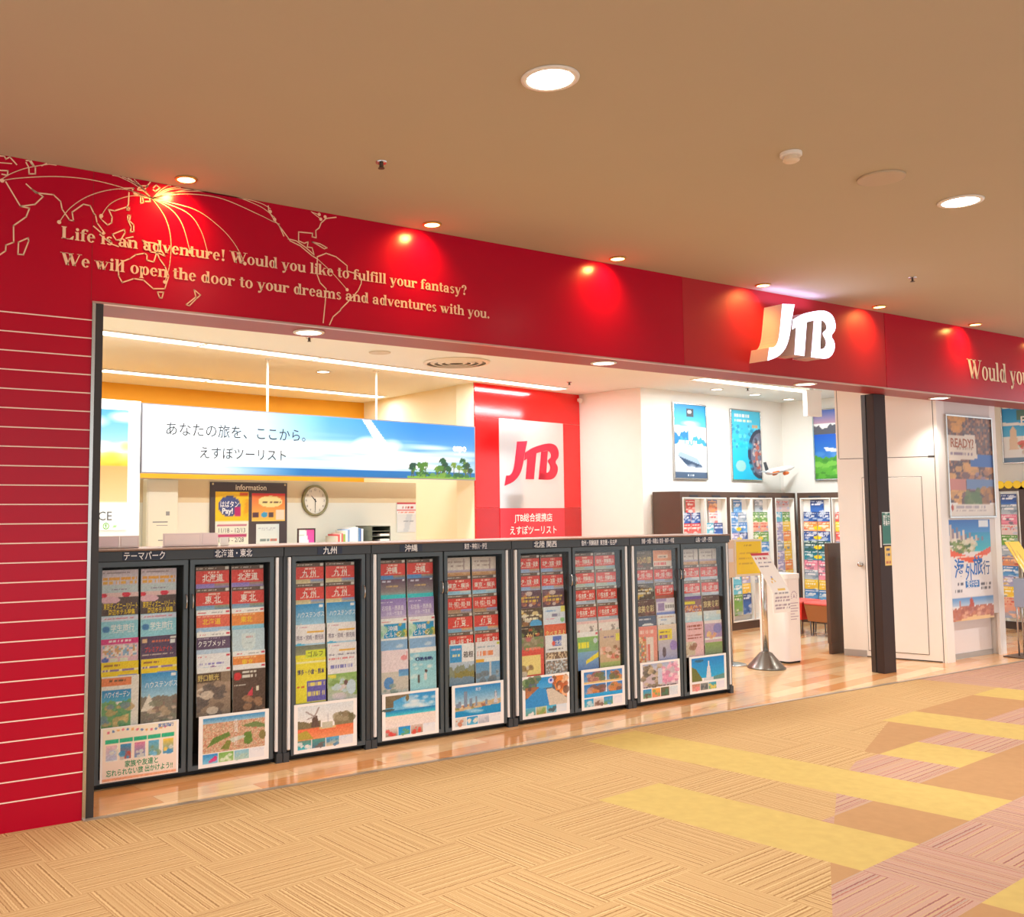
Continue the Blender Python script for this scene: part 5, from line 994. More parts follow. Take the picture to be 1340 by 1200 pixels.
# ------------------------------------------------------------------ brochure room on the right
mWood = mat('dark_walnut', (84, 62, 50), .45, var=.12, vscale=9)
mShelfIn = mat('white_shelf_lining', (240, 240, 234), .5)
def shelf_unit(name, label, loc, rotz, W, H, dep, cols, pitch, group):
    """cols: list of (x0, x1) white bays, local x along the front, front faces -y"""
    t = thing(name, label, 'shelf', (loc[0], loc[1], 0), rotz, group)
    b = MB(); b.box(0, .04, 0, dep, 0, H); b.box(W - .04, W, 0, dep, 0, H); b.box(.04, W - .04, 0, dep, H - .07, H); b.box(.04, W - .04, 0.0, dep, 0, .10); b.box(.04, W - .04, dep - .02, dep, .1, H - .07)
    last = .04
    for a0, a1 in cols:
        if a0 - last > .002: b.box(last, a0, 0.0, .05, .10, H - .07)
        last = a1
    if W - .04 - last > .002: b.box(last, W - .04, 0.0, .05, .10, H - .07)
    b.build('carcass', mWood, t)
    for a0, a1 in cols:
        b = MB(); f = .014
        b.box(a0, a0 + f, -.006, .065, .105, H - .075); b.box(a1 - f, a1, -.006, .065, .105, H - .075); b.box(a0 + f, a1 - f, -.006, .065, .105, .105 + f); b.box(a0 + f, a1 - f, -.006, .065, H - .075 - f, H - .075)
        b.box(a0, a1, .065, .073, .105, H - .075)
        b.build('white_bay', mShelfIn, t)
        b = MB(); b.box((a0 + a1) / 2 - .09, (a0 + a1) / 2 + .09, -.009, -.006, H - .072, H - .045); b.build('label_plate', mat('dark_label', (50, 50, 60), .5), t)
        b = MB()
        for k in range(11):
            z = H - .075 - .33 - pitch * k
            if k: z -= .03
            y = .006 + (10 - k) * .0042; z += .016
            if z > .13: b.box(a0 + f, a1 - f, y - .0006, y + .0032, z - .004, z - .001)
        b.build('pocket', glass_mat(), t)
    return t
SC = {}
def small_cover(key, cols, sticker=None, seed=0):
    if key in SC: return SC[key]
    w, h = .201, .28; p = Pic(18, 26, cols[0], seed=seed or len(SC) + 1)
    p.grad(0, 0, 1, .5, cols[0], cols[1]); p.blobs(0, .02, 1, .5, cols, 9, .16, .05); p.bars(.08, .08, .9, .13, cols[-1]); p.bars(.1, .2, .8, .28, cols[-1]); p.grad(0, .5, 1, 1, cols[1], cols[2 % len(cols)]); p.blobs(0, .5, 1, 1, cols, 9, .2, .06)
    if sticker: p.ell(1.0 if sticker > 0 else 0, .33, .3, .09, (250, 214, 20))
    b = MB(); b.pic(p, -w / 2, w / 2, 0, h, 0); b.color((236, 236, 234)); b.box(-w / 2, w / 2, .0003, .0022, 0, h)
    o = b.build('travel_brochure', PR); me = o.data; bpy.data.objects.remove(o); SC[key] = me; return me
PALS = {'navy': [(36, 60, 120), (60, 110, 190), (200, 210, 226), (226, 230, 240)], 'blue': [(50, 120, 190), (110, 170, 220), (190, 210, 226), (236, 240, 246)], 'red': [(214, 60, 60), (230, 120, 110), (240, 226, 220), (246, 236, 230)], 'green': [(90, 150, 60), (130, 180, 90), (170, 190, 190), (236, 240, 220)],
        'orange': [(236, 140, 60), (240, 170, 110), (226, 110, 90), (250, 236, 214)], 'pink': [(226, 120, 150), (236, 160, 180), (110, 110, 130), (246, 230, 236)], 'yellow': [(240, 206, 50), (236, 190, 80), (120, 150, 190), (250, 244, 220)], 'teal': [(20, 110, 130), (50, 150, 170), (120, 150, 170), (220, 236, 236)],
        'lilac': [(150, 150, 200), (170, 170, 206), (226, 190, 110), (236, 230, 240)], 'aqua': [(60, 170, 200), (120, 200, 220), (214, 220, 230), (240, 246, 246)], 'dark green': [(30, 80, 80), (60, 110, 110), (120, 160, 190), (226, 240, 236)], 'white': [(236, 226, 224), (226, 200, 200), (190, 200, 220), (226, 110, 110)], 'sunset': [(110, 130, 180), (236, 150, 100), (190, 90, 70), (250, 200, 150)], 'peach': [(236, 190, 160), (226, 160, 140), (150, 170, 200), (214, 90, 80)], 'grey blue': [(140, 160, 180), (190, 200, 206), (110, 130, 150), (236, 236, 240)]}
ORD = ['top', 'second', 'third', 'fourth', 'fifth', 'sixth', 'seventh', 'eighth', 'ninth', 'tenth']
def fill(unit, loc, rotz, H, col, pitch, rows, where, group):
    a0, a1 = col; xm = (a0 + a1) / 2; ca, sa = cos(rotz), sin(rotz)
    for k, row in enumerate(rows):
        if row is None: continue
        z = H - .385 - (pitch * k if k == 0 else pitch * k + .03)
        for i, pal in enumerate(row):
            if pal is None: continue
            stick = None
            if pal.endswith('*'): pal = pal[:-1]; stick = 1 if i == 0 else -1
            me = small_cover((pal, stick, k % 3), PALS[pal], stick)
            x = xm + (0 if len(row) == 1 else (-.105, .105)[i]); y = .006 + (10 - k) * .0042
            o = bpy.data.objects.new('travel_brochure', me); COL.objects.link(o)
            o.location = (loc[0] + x * ca - y * sa, loc[1] + x * sa + y * ca, max(z, .135)); o.rotation_euler = (-.003, random.uniform(-.008, .008), rotz)
            side = '' if len(row) == 1 else (', left one', ', right one')[i]
            tag(o, '%s brochure%s, %s tier in %s%s' % (pal, ' with yellow sticker' if stick else '', ORD[k], where, side), 'brochure', group)
# along the back wall
LA = (9.532, 3.190); AA = R(6.5); HA = 1.838
colsA = [(.042, .528), (.540, 1.020), (1.106, 1.620), (1.630, 2.145), (2.232, 2.732)]
g1 = 'tall walnut brochure shelves'
shelf_unit('brochure_shelf', 'tall dark walnut brochure shelf under the ship poster', LA, AA, 1.062, HA, .42, colsA[:2], .137, g1)
def sub(loc, a, s): return (loc[0] + s * cos(a), loc[1] + s * sin(a))
shelf_unit('brochure_shelf', 'tall dark walnut brochure shelf behind the yellow board stand', sub(LA, AA, 1.063), AA, 1.125, HA, .42, [(c0 - 1.063, c1 - 1.063) for c0, c1 in colsA[2:4]], .137, g1)
shelf_unit('brochure_shelf', 'narrow dark walnut brochure shelf in the corner of the room', sub(LA, AA, 2.189), AA, .585, HA, .36, [(c0 - 2.189, c1 - 2.189) for c0, c1 in colsA[4:]], .137, g1)
GA = 'brochures in the walnut shelves'
fill(0, LA, AA, HA, colsA[0], .137, [['red'], ['navy', 'navy'], ['red', 'red']], 'first white bay under the ship poster', GA)
fill(0, LA, AA, HA, colsA[1], .137, [['sunset'], ['white'], ['aqua', 'navy']], 'second white bay under the ship poster', GA)
fill(0, LA, AA, HA, colsA[2], .137, [['blue'], ['blue', 'grey blue'], ['blue*', 'blue*'], ['lilac*', 'navy*'], ['navy', 'blue'], ['teal', 'aqua'], ['blue', 'peach'], ['aqua', 'lilac'], ['aqua', 'yellow'], ['green', 'navy']], 'bay behind the yellow board', GA)
fill(0, LA, AA, HA, colsA[3], .137, [['grey blue'], ['green', 'green'], ['peach', 'peach'], ['green*', 'green*'], ['green', 'blue'], ['lilac', 'white'], ['grey blue', 'white']], 'bay right of the yellow board', GA)
fill(0, LA, AA, HA, colsA[4], .137, [['white', 'white'], ['aqua', 'green'], ['lilac', 'yellow'], ['lilac', 'orange'], ['grey blue', 'yellow'], ['lilac', 'yellow'], ['lilac', 'orange'], ['grey blue', 'yellow']], 'narrow corner bay', GA)
# along the right wall
LR = (12.285, 3.47); AR2 = R(-85); 
colsR = [(.042, .494), (.512, .968)]
shelf_unit('brochure_shelf', 'tall dark walnut brochure shelf on the wall behind the red stools', LR, AR2, 1.01, HA, .30, colsR, .137, g1)
fill(0, LR, AR2, HA, colsR[0], .137, [['navy'], ['navy', 'navy'], ['orange*', 'orange*'], ['navy*', 'navy*'], ['dark green*', 'dark green*'], ['teal*', 'teal*'], ['pink', 'pink'], ['grey blue', 'pink'], ['yellow', 'yellow'], ['blue', 'blue']], 'bay behind the red stools', GA)
fill(0, LR, AR2, HA, colsR[1], .137, [['red'], ['red', 'red'], ['yellow', 'orange'], ['red', 'red'], ['grey blue', 'blue']], 'bay above the low end panel', GA)
# low dark shelf at the end of the white partition
b = MB(); b.box(0, .26, 0, .045, .12, 1.228, 0, .003); b.box(.02, .26, .006, .045, 0, .12, 0)
tag(b.build('end_panel', mWood, loc=(9.835, 1.36, 0)), 'low dark walnut end panel standing against the white partition', 'panel')

# ---- framed posters high on the walls
def framed(label, loc, rotz, w, h, f, seed, name='framed_poster', fm=None, gw=64, gh=90, group=None, cat='poster'):
    t = thing(name, label, cat, loc, rotz, group); p = Pic(gw, gh, (240, 240, 240), seed=seed); tx = []; f(p, tx)
    b = MB(); e = .018
    for q in ((0, w, 0, e), (0, w, h - e, h), (0, e, e, h - e), (w - e, w, e, h - e)): b.box(q[0], q[1], -.022, 0, q[2], q[3], 0, .002)
    b.box(e, w - e, -.006, -.001, e, h - e); b.build('frame', fm or mChrome, t)
    b = MB(); b.pic(p, e, w - e, e, h - e, -.009)
    for k, (s_, u, v, hh, c, bold, mw) in enumerate(tx): b.text(s_, w * u, h * (1 - v), hh, c, -.0105 - .0002 * k, w=mw, bold=bold)
    b.build('print', PR, t); return t
ABW = math.atan2(.242, 3.209)
def fship(p, t):
    p.grad(0, 0, 1, .3, (20, 150, 214), (90, 200, 232)); p.rect(.4, .06, .62, .17, (60, 66, 76)); p.ell(.5, .1, .06, .025, (226, 230, 234)); p.clouds(0, .25, 1, .5, 10, ru=.3); p.ridge(.38, .06, (30, 120, 180), .55, 0, .45); p.ridge(.46, .06, (60, 150, 200), .58, .2, 1.); p.ridge(.54, .03, (236, 244, 248)); p.poly([(.1, .68), (.2, .64), (.7, .72), (.85, .82), (.3, .78)], (150, 170, 190)); p.poly([(.12, .7), (.85, .82), (.86, .86), (.4, .84)], (50, 70, 96)); p.clouds(.1, .82, 1, .9, 6); p.rect(0, .91, 1, 1, (70, 90, 116)); p.bars(.4, .94, .6, .97, (220, 226, 232)); p.bars(.15, .49, .7, .53, (250, 252, 255)); p.bars(.2, .545, .5, .56, (240, 246, 250))
framed('tall framed poster of a cruise ship below icy mountains', (9.949, 3.664, 2.012), ABW, .728, 1.035, fship, 3, group='framed posters on the white wall')
def fmap(p, t):
    p.grad(0, 0, 1, 1, (80, 190, 220), (20, 180, 220)); p.blobs(0, .22, 1, .55, [(60, 160, 200), (110, 210, 220), (40, 140, 180)], 60, .04, .02); p.ell(.3, .8, .17, .08, (150, 200, 196)); p.ell(.95, .62, .4, .36, (50, 60, 80)); p.ell(.99, .62, .34, .31, (110, 110, 130)); p.blobs(.75, .4, 1, .9, [(206, 190, 180), (60, 60, 80), (190, 90, 70), (110, 130, 150)], 36, .05, .03); p.clouds(.2, .45, .7, .9, 5, (20, 190, 226), .8); p.bars(.12, .06, .62, .1, (236, 240, 236)); p.bars(.12, .13, .7, .17, (226, 236, 206)); p.bars(.7, .2, .9, .24, (220, 170, 110))
framed('tall framed turquoise poster with a fish eye lens on one edge', (11.231, 3.760, 2.012), ABW, .735, 1.025, fmap, 4, group='framed posters on the white wall')
AWR = math.atan2(2.2 - 3.864, 12.72 - 12.532)
def fasia(p, t):
    p.grad(0, 0, 1, .2, (80, 110, 190), (190, 150, 170)); p.ridge(.24, .05, (90, 90, 100), 1, 0, 1); p.poly([(.45, .34), (.7, .16), (1, .06), (1, .36)], (100, 84, 76)); p.grad(0, .36, 1, .7, (20, 90, 200), (50, 120, 190)); p.clouds(0, .55, 1, .7, 6, (90, 150, 210)); p.ridge(.68, .03, (70, 150, 40), 1); p.blobs(0, .72, 1, 1, [(90, 170, 50), (60, 130, 40), (120, 190, 70)], 40, .09, .03); p.poly([(.2, .54), (.6, .58), (.58, .62), (.25, .6)], (226, 236, 244)); t.append(('Asia', .62, .315, .10, (246, 248, 250), .01, .4))
framed('framed mountain lake poster lettered Asia on the side wall', (12.560, 3.36, 2.02), AWR, .72, 1.03, fasia, 6)
# model aeroplane on a clear stand on top of the corner shelf
t = thing('model_aeroplane', 'white and orange model airliner above the corner shelf', 'model aeroplane', (12.02, 3.55, HA), R(2)); t.scale = (.75,) * 3
b = MB(); pr_ = [(0, -.44), (.03, -.42), (.05, -.36), (.058, -.25), (.058, .2), (.048, .32), (.026, .42), (.012, .46)]
b.lathe([(r_, z_) for r_, z_ in pr_], 16, (0, 0, 0), 0, 'x'); o = b.build('fuselage', mat('plane_white', (240, 240, 242), .3), t, (0, 0, .44), (0, R(-8), 0), smooth=True)
mPO = mat('plane_orange', (226, 120, 60), .35); mPG = mat('plane_grey', (190, 194, 200), .3)
b = MB(); b._add([(.1, -.04, -.02), (-.06, -.04, -.02), (-.22, -.25, .015), (-.14, -.25, .015), (.1, -.04, -.005), (-.06, -.04, -.005), (-.22, -.25, .0156), (-.14, -.25, .0156)], [(0, 1, 2, 3), (7, 6, 5, 4), (0, 3, 7, 4), (3, 2, 6, 7), (1, 5, 6, 2), (0, 4, 5, 1)]); b.build('wing', mPG, t, (0, 0, .43), (0, R(-8), 0))
b = MB(); b._add([(.1, .04, -.02), (-.06, .04, -.02), (-.22, .25, .015), (-.14, .25, .015), (.1, .04, -.005), (-.06, .04, -.005), (-.22, .25, .021), (-.14, .25, .021)], [(3, 2, 1, 0), (4, 5, 6, 7), (0, 4, 7, 3), (3, 7, 6, 2), (1, 2, 6, 5), (0, 1, 5, 4)]); b.build('wing', mPG, t, (0, 0, .43), (0, R(-8), 0))
b = MB(); b.slab([(-.44, .04), (-.34, .03), (-.40, .2), (-.47, .2)], -.006, .006); b.build('tail_fin', mat('plane_dark', (60, 60, 66), .4), t, (0, 0, .44), (0, R(-8), 0))
b = MB()
b.box(-.46, -.38, -.14, .14, .01, .018); b.build('tailplane', mPG, t, (0, 0, .44), (0, R(-8), 0))
for y_ in (-.12, .12):
    b = MB(); b.lathe([(.02, -.07), (.034, -.05), (.034, .03), (.018, .08)], 12, (0, 0, 0), 0, 'x'); b.build('engine', mPO, t, (.02, y_, .375), (0, R(-8), 0), smooth=True)
b = MB(); b.lathe([(.08, 0), (.075, .012), (.012, .02), (.008, .36)], 16); b.build('display_stand', glass_mat(), t)
b = MB(); b.box(-.3, -.1, -.0585, .0585, -.03, .0); b.build('cheatline', mPO, t, (0, 0, .44), (0, R(-8), 0))

# ---- white collection bin, cone based stand, yellow board stand, stools
t = thing('collection_bin', 'tall white rounded bin standing on the wooden floor', 'bin', (8.865, 1.205, 0))
b = MB(); rr_ = .045; W_, D_ = .245, .36
def rrect(x0, x1, y0, y1, r, n=4):
    o = []
    for cx_, cy_, a0 in ((x1 - r, y1 - r, 0), (x0 + r, y1 - r, 90), (x0 + r, y0 + r, 180), (x1 - r, y0 + r, 270)):
        for k in range(n + 1): a = R(a0 + 90 * k / n); o.append((cx_ + r * cos(a), cy_ + r * sin(a)))
    return o
b.prism(rrect(0, W_, 0, D_, rr_), .02, .875, 0); b.build('body', mat('bin_white', (246, 240, 240), .4), t)
b = MB(); b.prism(rrect(-.006, W_ + .006, -.006, D_ + .006, rr_ + .005), .877, .93, 0); b.build('lid', mat('bin_lid', (250, 248, 248), .35), t)
b = MB(); b.prism(rrect(.01, W_ - .01, .01, D_ - .01, rr_ - .01), 0, .02, 0); b.build('foot', mBlack, t)
b = MB()
for k in range(10):
    a = R(-30 + 240 * k / 9); b.color((190, 170, 190)); b.slab([(.125 + .045 * cos(a) - .006, .70 + .045 * sin(a) - .006), (.125 + .045 * cos(a) + .006, .70 + .045 * sin(a) - .006), (.125 + .045 * cos(a) + .006, .70 + .045 * sin(a) + .006), (.125 + .045 * cos(a) - .006, .70 + .045 * sin(a) + .006)], -.0015, -.0002)
b.slab([(.11, .68), (.14, .68), (.125, .72)], -.0015, -.0002)
for k in range(7): b.box(.06, .06 + [.13, .1, .13, .12, .07, .13, .1][k], -.0015, -.0002, .62 - .028 * k, .628 - .028 * k)
b.build('printed_notice', PR, t)
t = thing('leaflet_stand', 'brushed steel cone based stand holding a slanted white notice sheet', 'stand', (8.46, 1.17, 0))
b = MB(); b.lathe([(.185, 0), (.185, .012), (.175, .02), (.06, .155), (.03, .17)], 36); b.build('cone_base', mat('spun_steel', (130, 128, 124), .28, 1.), t, smooth=True)
b = MB(); b.lathe([(.030, .165), (.030, .98), (.0, .985)], 20); b.build('pole', mChrome, t, smooth=True)
def sheet_pts(): pass
b = MB(); 
p = Pic(26, 56, (250, 249, 249), seed=12); p.rect(0, .0, 1, .05, (206, 60, 76)); p.bars(.1, .085, .8, .12, (190, 70, 96)); p.bars(.1, .17, .9, .19, (120, 120, 160)); p.bars(.1, .25, .6, .27, (120, 120, 150)); p.blobs(.3, .45, .5, .6, [(236, 190, 60), (90, 160, 90), (120, 130, 200)], 4, .05, .02); p.bars(.1, .75, .9, .77, (130, 130, 150)); p.rect(.4, .68, .8, .72, (240, 206, 90))
for k in range(4): p.bars(.12, .8 + .045 * k, .95, .82 + .045 * k, (150, 130, 160))
a_ = lin(np.clip(p.a, 0, 1)); base = len(b.v); hh, ww = p.h, p.w
for i in range(hh):
    v = i / (hh - 1)
    for j in range(ww):
        u = j / (ww - 1) - .5; 
        if v < .76: z = 1.165 - v / .76 * .40; sx = -.10 + v / .76 * .20; yy = -.03 - v / .76 * .10
        else: z = .765 - (v - .76) / .24 * .20; sx = .10; yy = -.13
        b.v.append((sx + u * .27, yy, z)); b.c.append((float(a_[i, j, 0]), float(a_[i, j, 1]), float(a_[i, j, 2]), 1.))
b.col = True
for i in range(hh - 1):
    for j in range(ww - 1): q_ = base + i * ww + j; b.f.append((q_ + ww, q_ + ww + 1, q_ + 1, q_)); b.m.append(0)
o = b.build('notice_sheet', PR, t); md = o.modifiers.new('thickness', 'SOLIDIFY'); md.thickness = .004; md.offset = 1
b = MB(); b.tube([(0, 0, .96), (0, -.03, .97), (.0, -.075, .965)], .012, 8); b.build('bracket', mChrome, t)
t = thing('board_stand', 'yellow notice board on a flat footed steel stand beside the charcoal cabinets', 'stand', (8.34, 1.50, 0))
b = MB(); b.lathe([(.15, 0), (.15, .008), (.14, .012), (.02, .016)], 28); b.build('base_plate', mChrome, t, smooth=True)
b = MB(); b.lathe([(.014, .014), (.014, 1.30), (.0, 1.302)], 12); b.build('pole', mChrome, t, smooth=True)
b = MB(); b.box(.06, .505, -.03, -.016, .905, 1.295, 0, .003); b.build('board_frame', mat('clear_frame', (236, 226, 206), .3), t)
p = Pic(28, 26, (255, 222, 0)); p.bars(.3, .1, .7, .15, (200, 160, 30)); p.bars(.1, .35, .9, .38, (216, 176, 30)); p.bars(.1, .5, .9, .53, (216, 176, 30)); p.bars(.1, .65, .7, .68, (216, 176, 30))
b = MB(); b.pic(p, .085, .485, .93, 1.27, -.0315); b.build('yellow_sheet', PR, t)
b = MB(); b.box(-.075, .055, -.03, -.018, .90, 1.29, 0, .003); b.box(-.055, .035, -.0315, -.03, 1.06, 1.2, 1); b.build('side_leaflet', [mat('leaflet_beige', (236, 214, 190), .5), mat('leaflet_white', (236, 236, 246), .5)], t)
def stool(label, loc, rz, w, d, front, side, top):
    t = thing('stool', label, 'stool', loc, rz, 'low stools in the brochure room'); z0, z1 = .19, .395
    b = MB(); P = [(-w/2+.03, -d/2+.03, z0), (w/2-.03, -d/2+.03, z0), (w/2-.03, d/2-.03, z0), (-w/2+.03, d/2-.03, z0), (-w/2, -d/2, z1), (w/2, -d/2, z1), (w/2, d/2, z1), (-w/2, d/2, z1)]
    b._add(P, [(0, 3, 2, 1), (4, 5, 6, 7), (1, 2, 6, 5), (2, 3, 7, 6)], 0); b._add(P, [(0, 1, 5, 4)], 0); b._add(P, [(3, 0, 4, 7)], 1); b.build('seat_box', [front, side], t)
    b = MB(); b.box(-w/2 - .005, w/2 + .005, -d/2 - .005, d/2 + .005, z1, .432, 0, .012); b.build('cushion', top, t)
    for sx in (-1, 1):
        for sy in (-1, 1):
            b = MB(); x_, y_ = sx * (w/2 - .07), sy * (d/2 - .06); b.tube([(x_ - .035, y_, z0), (x_ - .02, y_, .01), (x_ + .02, y_, .01), (x_ + .035, y_, z0)], .008, 8); b.build('leg', mat('leg_steel', (110, 108, 108), .3, .9), t, smooth=True)
mBr = mat('stool_brown', (150, 92, 50), .5); mRd = mat('stool_red', (214, 44, 40), .5); mRdT = mat('stool_red_top', (214, 92, 84), .5)
stool('brown sided stool with a faded red cushion beside the low walnut end panel', (11.20, 2.26, 0), R(3), .46, .47, mBr, mBr, mRdT)
stool('red stool partly behind the white collection bin', (11.20, 2.78, 0), R(3), .44, .46, mRd, mRd, mRdT)

# ------------------------------------------------------------------ brown post, white partition with the hidden door, right end
mPost = mat('post_brown', (62, 48, 46), .55, spec=.2, var=.05); mPostD = mat('post_side', (60, 46, 42), .4)
b = MB(); b.box(9.125, 9.326, .317, .395, 0, FB - .004, 0, .003); b.box(9.135, 9.316, .395, .409, 0, FB - .004, 2); b.box(9.128, 9.322, .409, .455, 0, FB - .004, 1, .002)
struct(b.build('trim_5', [mPost, mPostD, mBlack]))
def on_post(nm, label, cat, x0, x1, z0, z1, f, tx_=(), w=16, h=24):
    p = Pic(w, h, (240, 240, 238), seed=int(z0 * 100)); f(p); W_, H_ = x1 - x0, z1 - z0
    b = MB(); b.pic(p, 0, W_, 0, H_, 0)
    for k, (s_, u, v, hh, c, bold, mw) in enumerate(tx_): b.text(s_, W_ * u, H_ * (1 - v), hh, c, -.001, w=mw, bold=bold)
    b.color((235, 235, 235)); b.box(0, W_, .0002, .0012, 0, H_)
    tag(b.build(nm, PR, loc=(x0, .3155, z0)), label, cat)
on_post('poster', 'small green poster on the brown post', 'poster', 9.185, 9.323, 1.255, 1.58, lambda p: (p.rect(0, 0, 1, 1, (10, 110, 90)), p.rect(0, 0, 1, .03, (230, 236, 236)), p.rect(0, .97, 1, 1, (230, 236, 236)), p.bars(.3, .03, .7, .08, (190, 220, 210))), [('旅行で', .5, .17, .042, (245, 250, 248), .03, .11), ('募集中', .5, .34, .042, (245, 250, 248), .03, .11)])
on_post('sticker', 'small yellow sticker on the brown post below the green poster', 'sticker', 9.207, 9.322, 1.05, 1.24, lambda p: (p.rect(0, 0, 1, 1, (236, 196, 90)), p.bars(.2, .15, .8, .25, (60, 60, 90)), p.bars(.25, .35, .75, .5, (80, 80, 110)), p.bars(.15, .75, .85, .85, (190, 100, 50))), w=12, h=16)
b = MB(); b.box(9.135, 9.160, .314, .3168, 1.23, 1.45)
tag(b.build('sticker', mat('white_sticker', (236, 226, 222), .5), loc=(0, 0, 0)), 'narrow white vertical sticker on the left edge of the brown post', 'sticker')
# partition: face A-B runs into the shop, front end faces the corridor
PA, PB = (9.915, 1.262), (10.300, .372)
APT = math.atan2(PB[1] - PA[1], PB[0] - PA[0]); LPT = math.hypot(PB[0] - PA[0], PB[1] - PA[1])
mPW = mat('partition_white', (246, 242, 238), .45)
b = MB(); b.prism([PA, PB, (10.35, .375), (10.35, .52), (11.42, .52), (11.42, .375), (11.50, .372), (11.50, 1.30)], 0, SZ)
struct(b.build('wall_partition', mPW))
b = MB(); b.box(10.30, 10.455, .345, .373, 0, SZ); b.box(11.385, 11.505, .345, .373, 0, SZ); b.box(10.455, 11.385, .347, .373, .46, SZ, 1)
struct(b.build('trim_6', [mPW, mat('end_panel_grey', (226, 218, 214), .5)]))
b = MB(); b.box(10.455, 11.385, .44, .46, .055, .46, 0); b.box(10.455, 11.385, .43, .46, 0, .055, 1)
struct(b.build('trim_7', [mat('recess_white', (240, 232, 232), .5), mat('grey_skirting', (176, 172, 170), .5)]))
dr = bpy.data.objects.new('door_1', None); COL.objects.link(dr); dr.location = (PA[0], PA[1], 0); dr.rotation_euler = (0, 0, APT); struct(dr)
b = MB(); b.box(.252, .826, -.012, -.001, .075, 1.952, 0, .002); b.build('leaf', mPW, dr)
b = MB(); g = mat('dark_seam', (70, 64, 62), .7)
for q in ((.247, .252, .07, 1.957), (.826, .831, .07, 1.957)): b.box(q[0], q[1], -.0015, -.0003, q[2], q[3])
b.box(.247, .831, -.0015, -.0003, 1.952, 1.958); b.box(.247, .831, -.0015, -.0003, .068, .075)
b.box(.03, .965, -.0015, -.0003, 2.165, 2.171); b.box(.958, .964, -.0015, -.0003, 0, SZ); b.box(.90, .958, -.003, -.0003, 2.157, 2.177); b.box(.02, .025, -.0015, -.0003, 2.171, SZ); b.box(.05, .95, -.0013, -.0002, .0, .012)
b.build('seam', g, dr)
b = MB(); b.lathe([(.026, 0), (.026, .006), (.012, .01), (.012, .03), (.024, .038), (.024, .052), (.0, .056)], 18, (.20, -.0005, 1.0), 0, 'y'); b.build('door_handle', mChrome, dr, smooth=True)
b = MB(); b.box(0, .23, -.005, -.0005, 0, .07); b.build('kick_plate', mat('grey_skirting', (176, 172, 170), .5), dr)
def fready(p, t):
    p.cells(0, 0, 1, .86, [(120, 80, 70), (150, 100, 80), (90, 70, 80), (110, 90, 90), (180, 130, 100)], 2); p.blobs(0, 0, .35, .15, [(226, 160, 70), (160, 110, 60)], 8, .1, .04); p.blobs(0, .48, 1, .85, [(190, 130, 90), (110, 80, 90), (226, 170, 100), (80, 60, 70), (150, 130, 160)], 50, .09, .035)
    p.rect(.5, .38, 1, .5, (60, 110, 190)); p.rect(.4, .62, 1, .72, (110, 140, 190)); p.rect(0, .62, .38, .74, (200, 130, 120)); p.blobs(.4, .7, .7, .86, [(90, 120, 70), (110, 130, 80)], 12, .08, .04); p.blobs(.72, .72, 1, .86, [(190, 130, 60), (150, 100, 60)], 9, .07, .04)
    p.poly([(0, .2), (.62, .18), (.66, .42), (.03, .45)], (232, 220, 206)); p.bars(.08, .36, .55, .39, (150, 130, 150)); p.bars(.2, .31, .55, .33, (190, 170, 150)); p.rect(0, .87, 1, 1, (232, 224, 216)); p.ell(.06, .91, .035, .03, (190, 70, 50)); p.bars(.15, .89, .8, .91, (180, 170, 180)); p.bars(.15, .93, .8, .95, (190, 180, 180)); t.append(('READY?', .34, .27, .10, (176, 100, 60), .02, .48))
framed('silver framed collage poster lettered READY on the partition end', (10.452, .3455, 1.51), 0, .945, 1.115, fready, 14, gw=56, gh=72)
p = Pic(60, 74, (236, 232, 234), seed=21); p.grad(0, 0, 1, .16, (20, 100, 190), (60, 150, 214)); p.grad(.35, .13, 1, .32, (10, 140, 190), (60, 200, 220)); p.rect(.72, .02, .95, .08, (230, 236, 244))
for k in range(16): u = .02 + .05 * k; p.rect(u, .06 + .008 * k + .03 * (k % 3), u + .04, .22, [(206, 190, 180), (150, 130, 140), (226, 210, 200), (120, 120, 150)][k % 4])
p.blobs(0, .2, .6, .33, [(110, 140, 60), (226, 214, 190), (214, 196, 160), (80, 110, 60), (236, 230, 214)], 50, .06, .02); p.poly([(.02, .3), (.5, .38), (.98, .28), (.98, .34), (.5, .44), (.02, .36)], (236, 90, 40)); p.bars(.1, .36, .9, .38, (250, 226, 214))
p.ell(.5, .66, .3, .1, (240, 238, 242)); p.rect(.34, .61, .66, .68, (20, 120, 200)); p.bars(.08, .62, .28, .65, (90, 90, 110)); p.bars(.7, .64, .95, .66, (110, 110, 120)); p.bars(.7, .68, .95, .70, (110, 110, 120)); p.bars(.08, .69, .25, .71, (110, 110, 120))
p.grad(0, .77, 1, .85, (90, 150, 214), (190, 206, 226)); p.ridge(.86, .02, (190, 110, 80), 1); p.blobs(0, .87, 1, 1, [(206, 130, 100), (170, 90, 70), (226, 170, 140), (190, 120, 110)], 70, .04, .015); p.poly([(.4, .87), (.42, .79), (.46, .77), (.5, .8), (.52, .87)], (190, 80, 60)); p.rect(.17, .8, .2, .88, (190, 120, 110)); p.poly([(.0, 1), (.5, .95), (1, .97), (1, 1)], (236, 196, 140))
b = MB(); W_, H_ = .83, 1.075; b.pic(p, 0, W_, 0, H_, 0)
for s_, u, v, hh, c, bo, mw in (('海', .2, .485, .16, (10, 110, 200), .035, .2), ('外', .44, .525, .14, (10, 110, 200), .03, .17), ('旅', .65, .465, .16, (10, 110, 200), .035, .2), ('行', .86, .49, .12, (40, 90, 160), .02, .14), ('受付中', .5, .645, .06, (245, 248, 252), .03, .22)):
    b.text(s_, W_ * u, H_ * (1 - v), hh, c, -.001, w=mw, bold=bo)
b.color((236, 236, 238)); b.box(0, W_, .0003, .002, 0, H_)
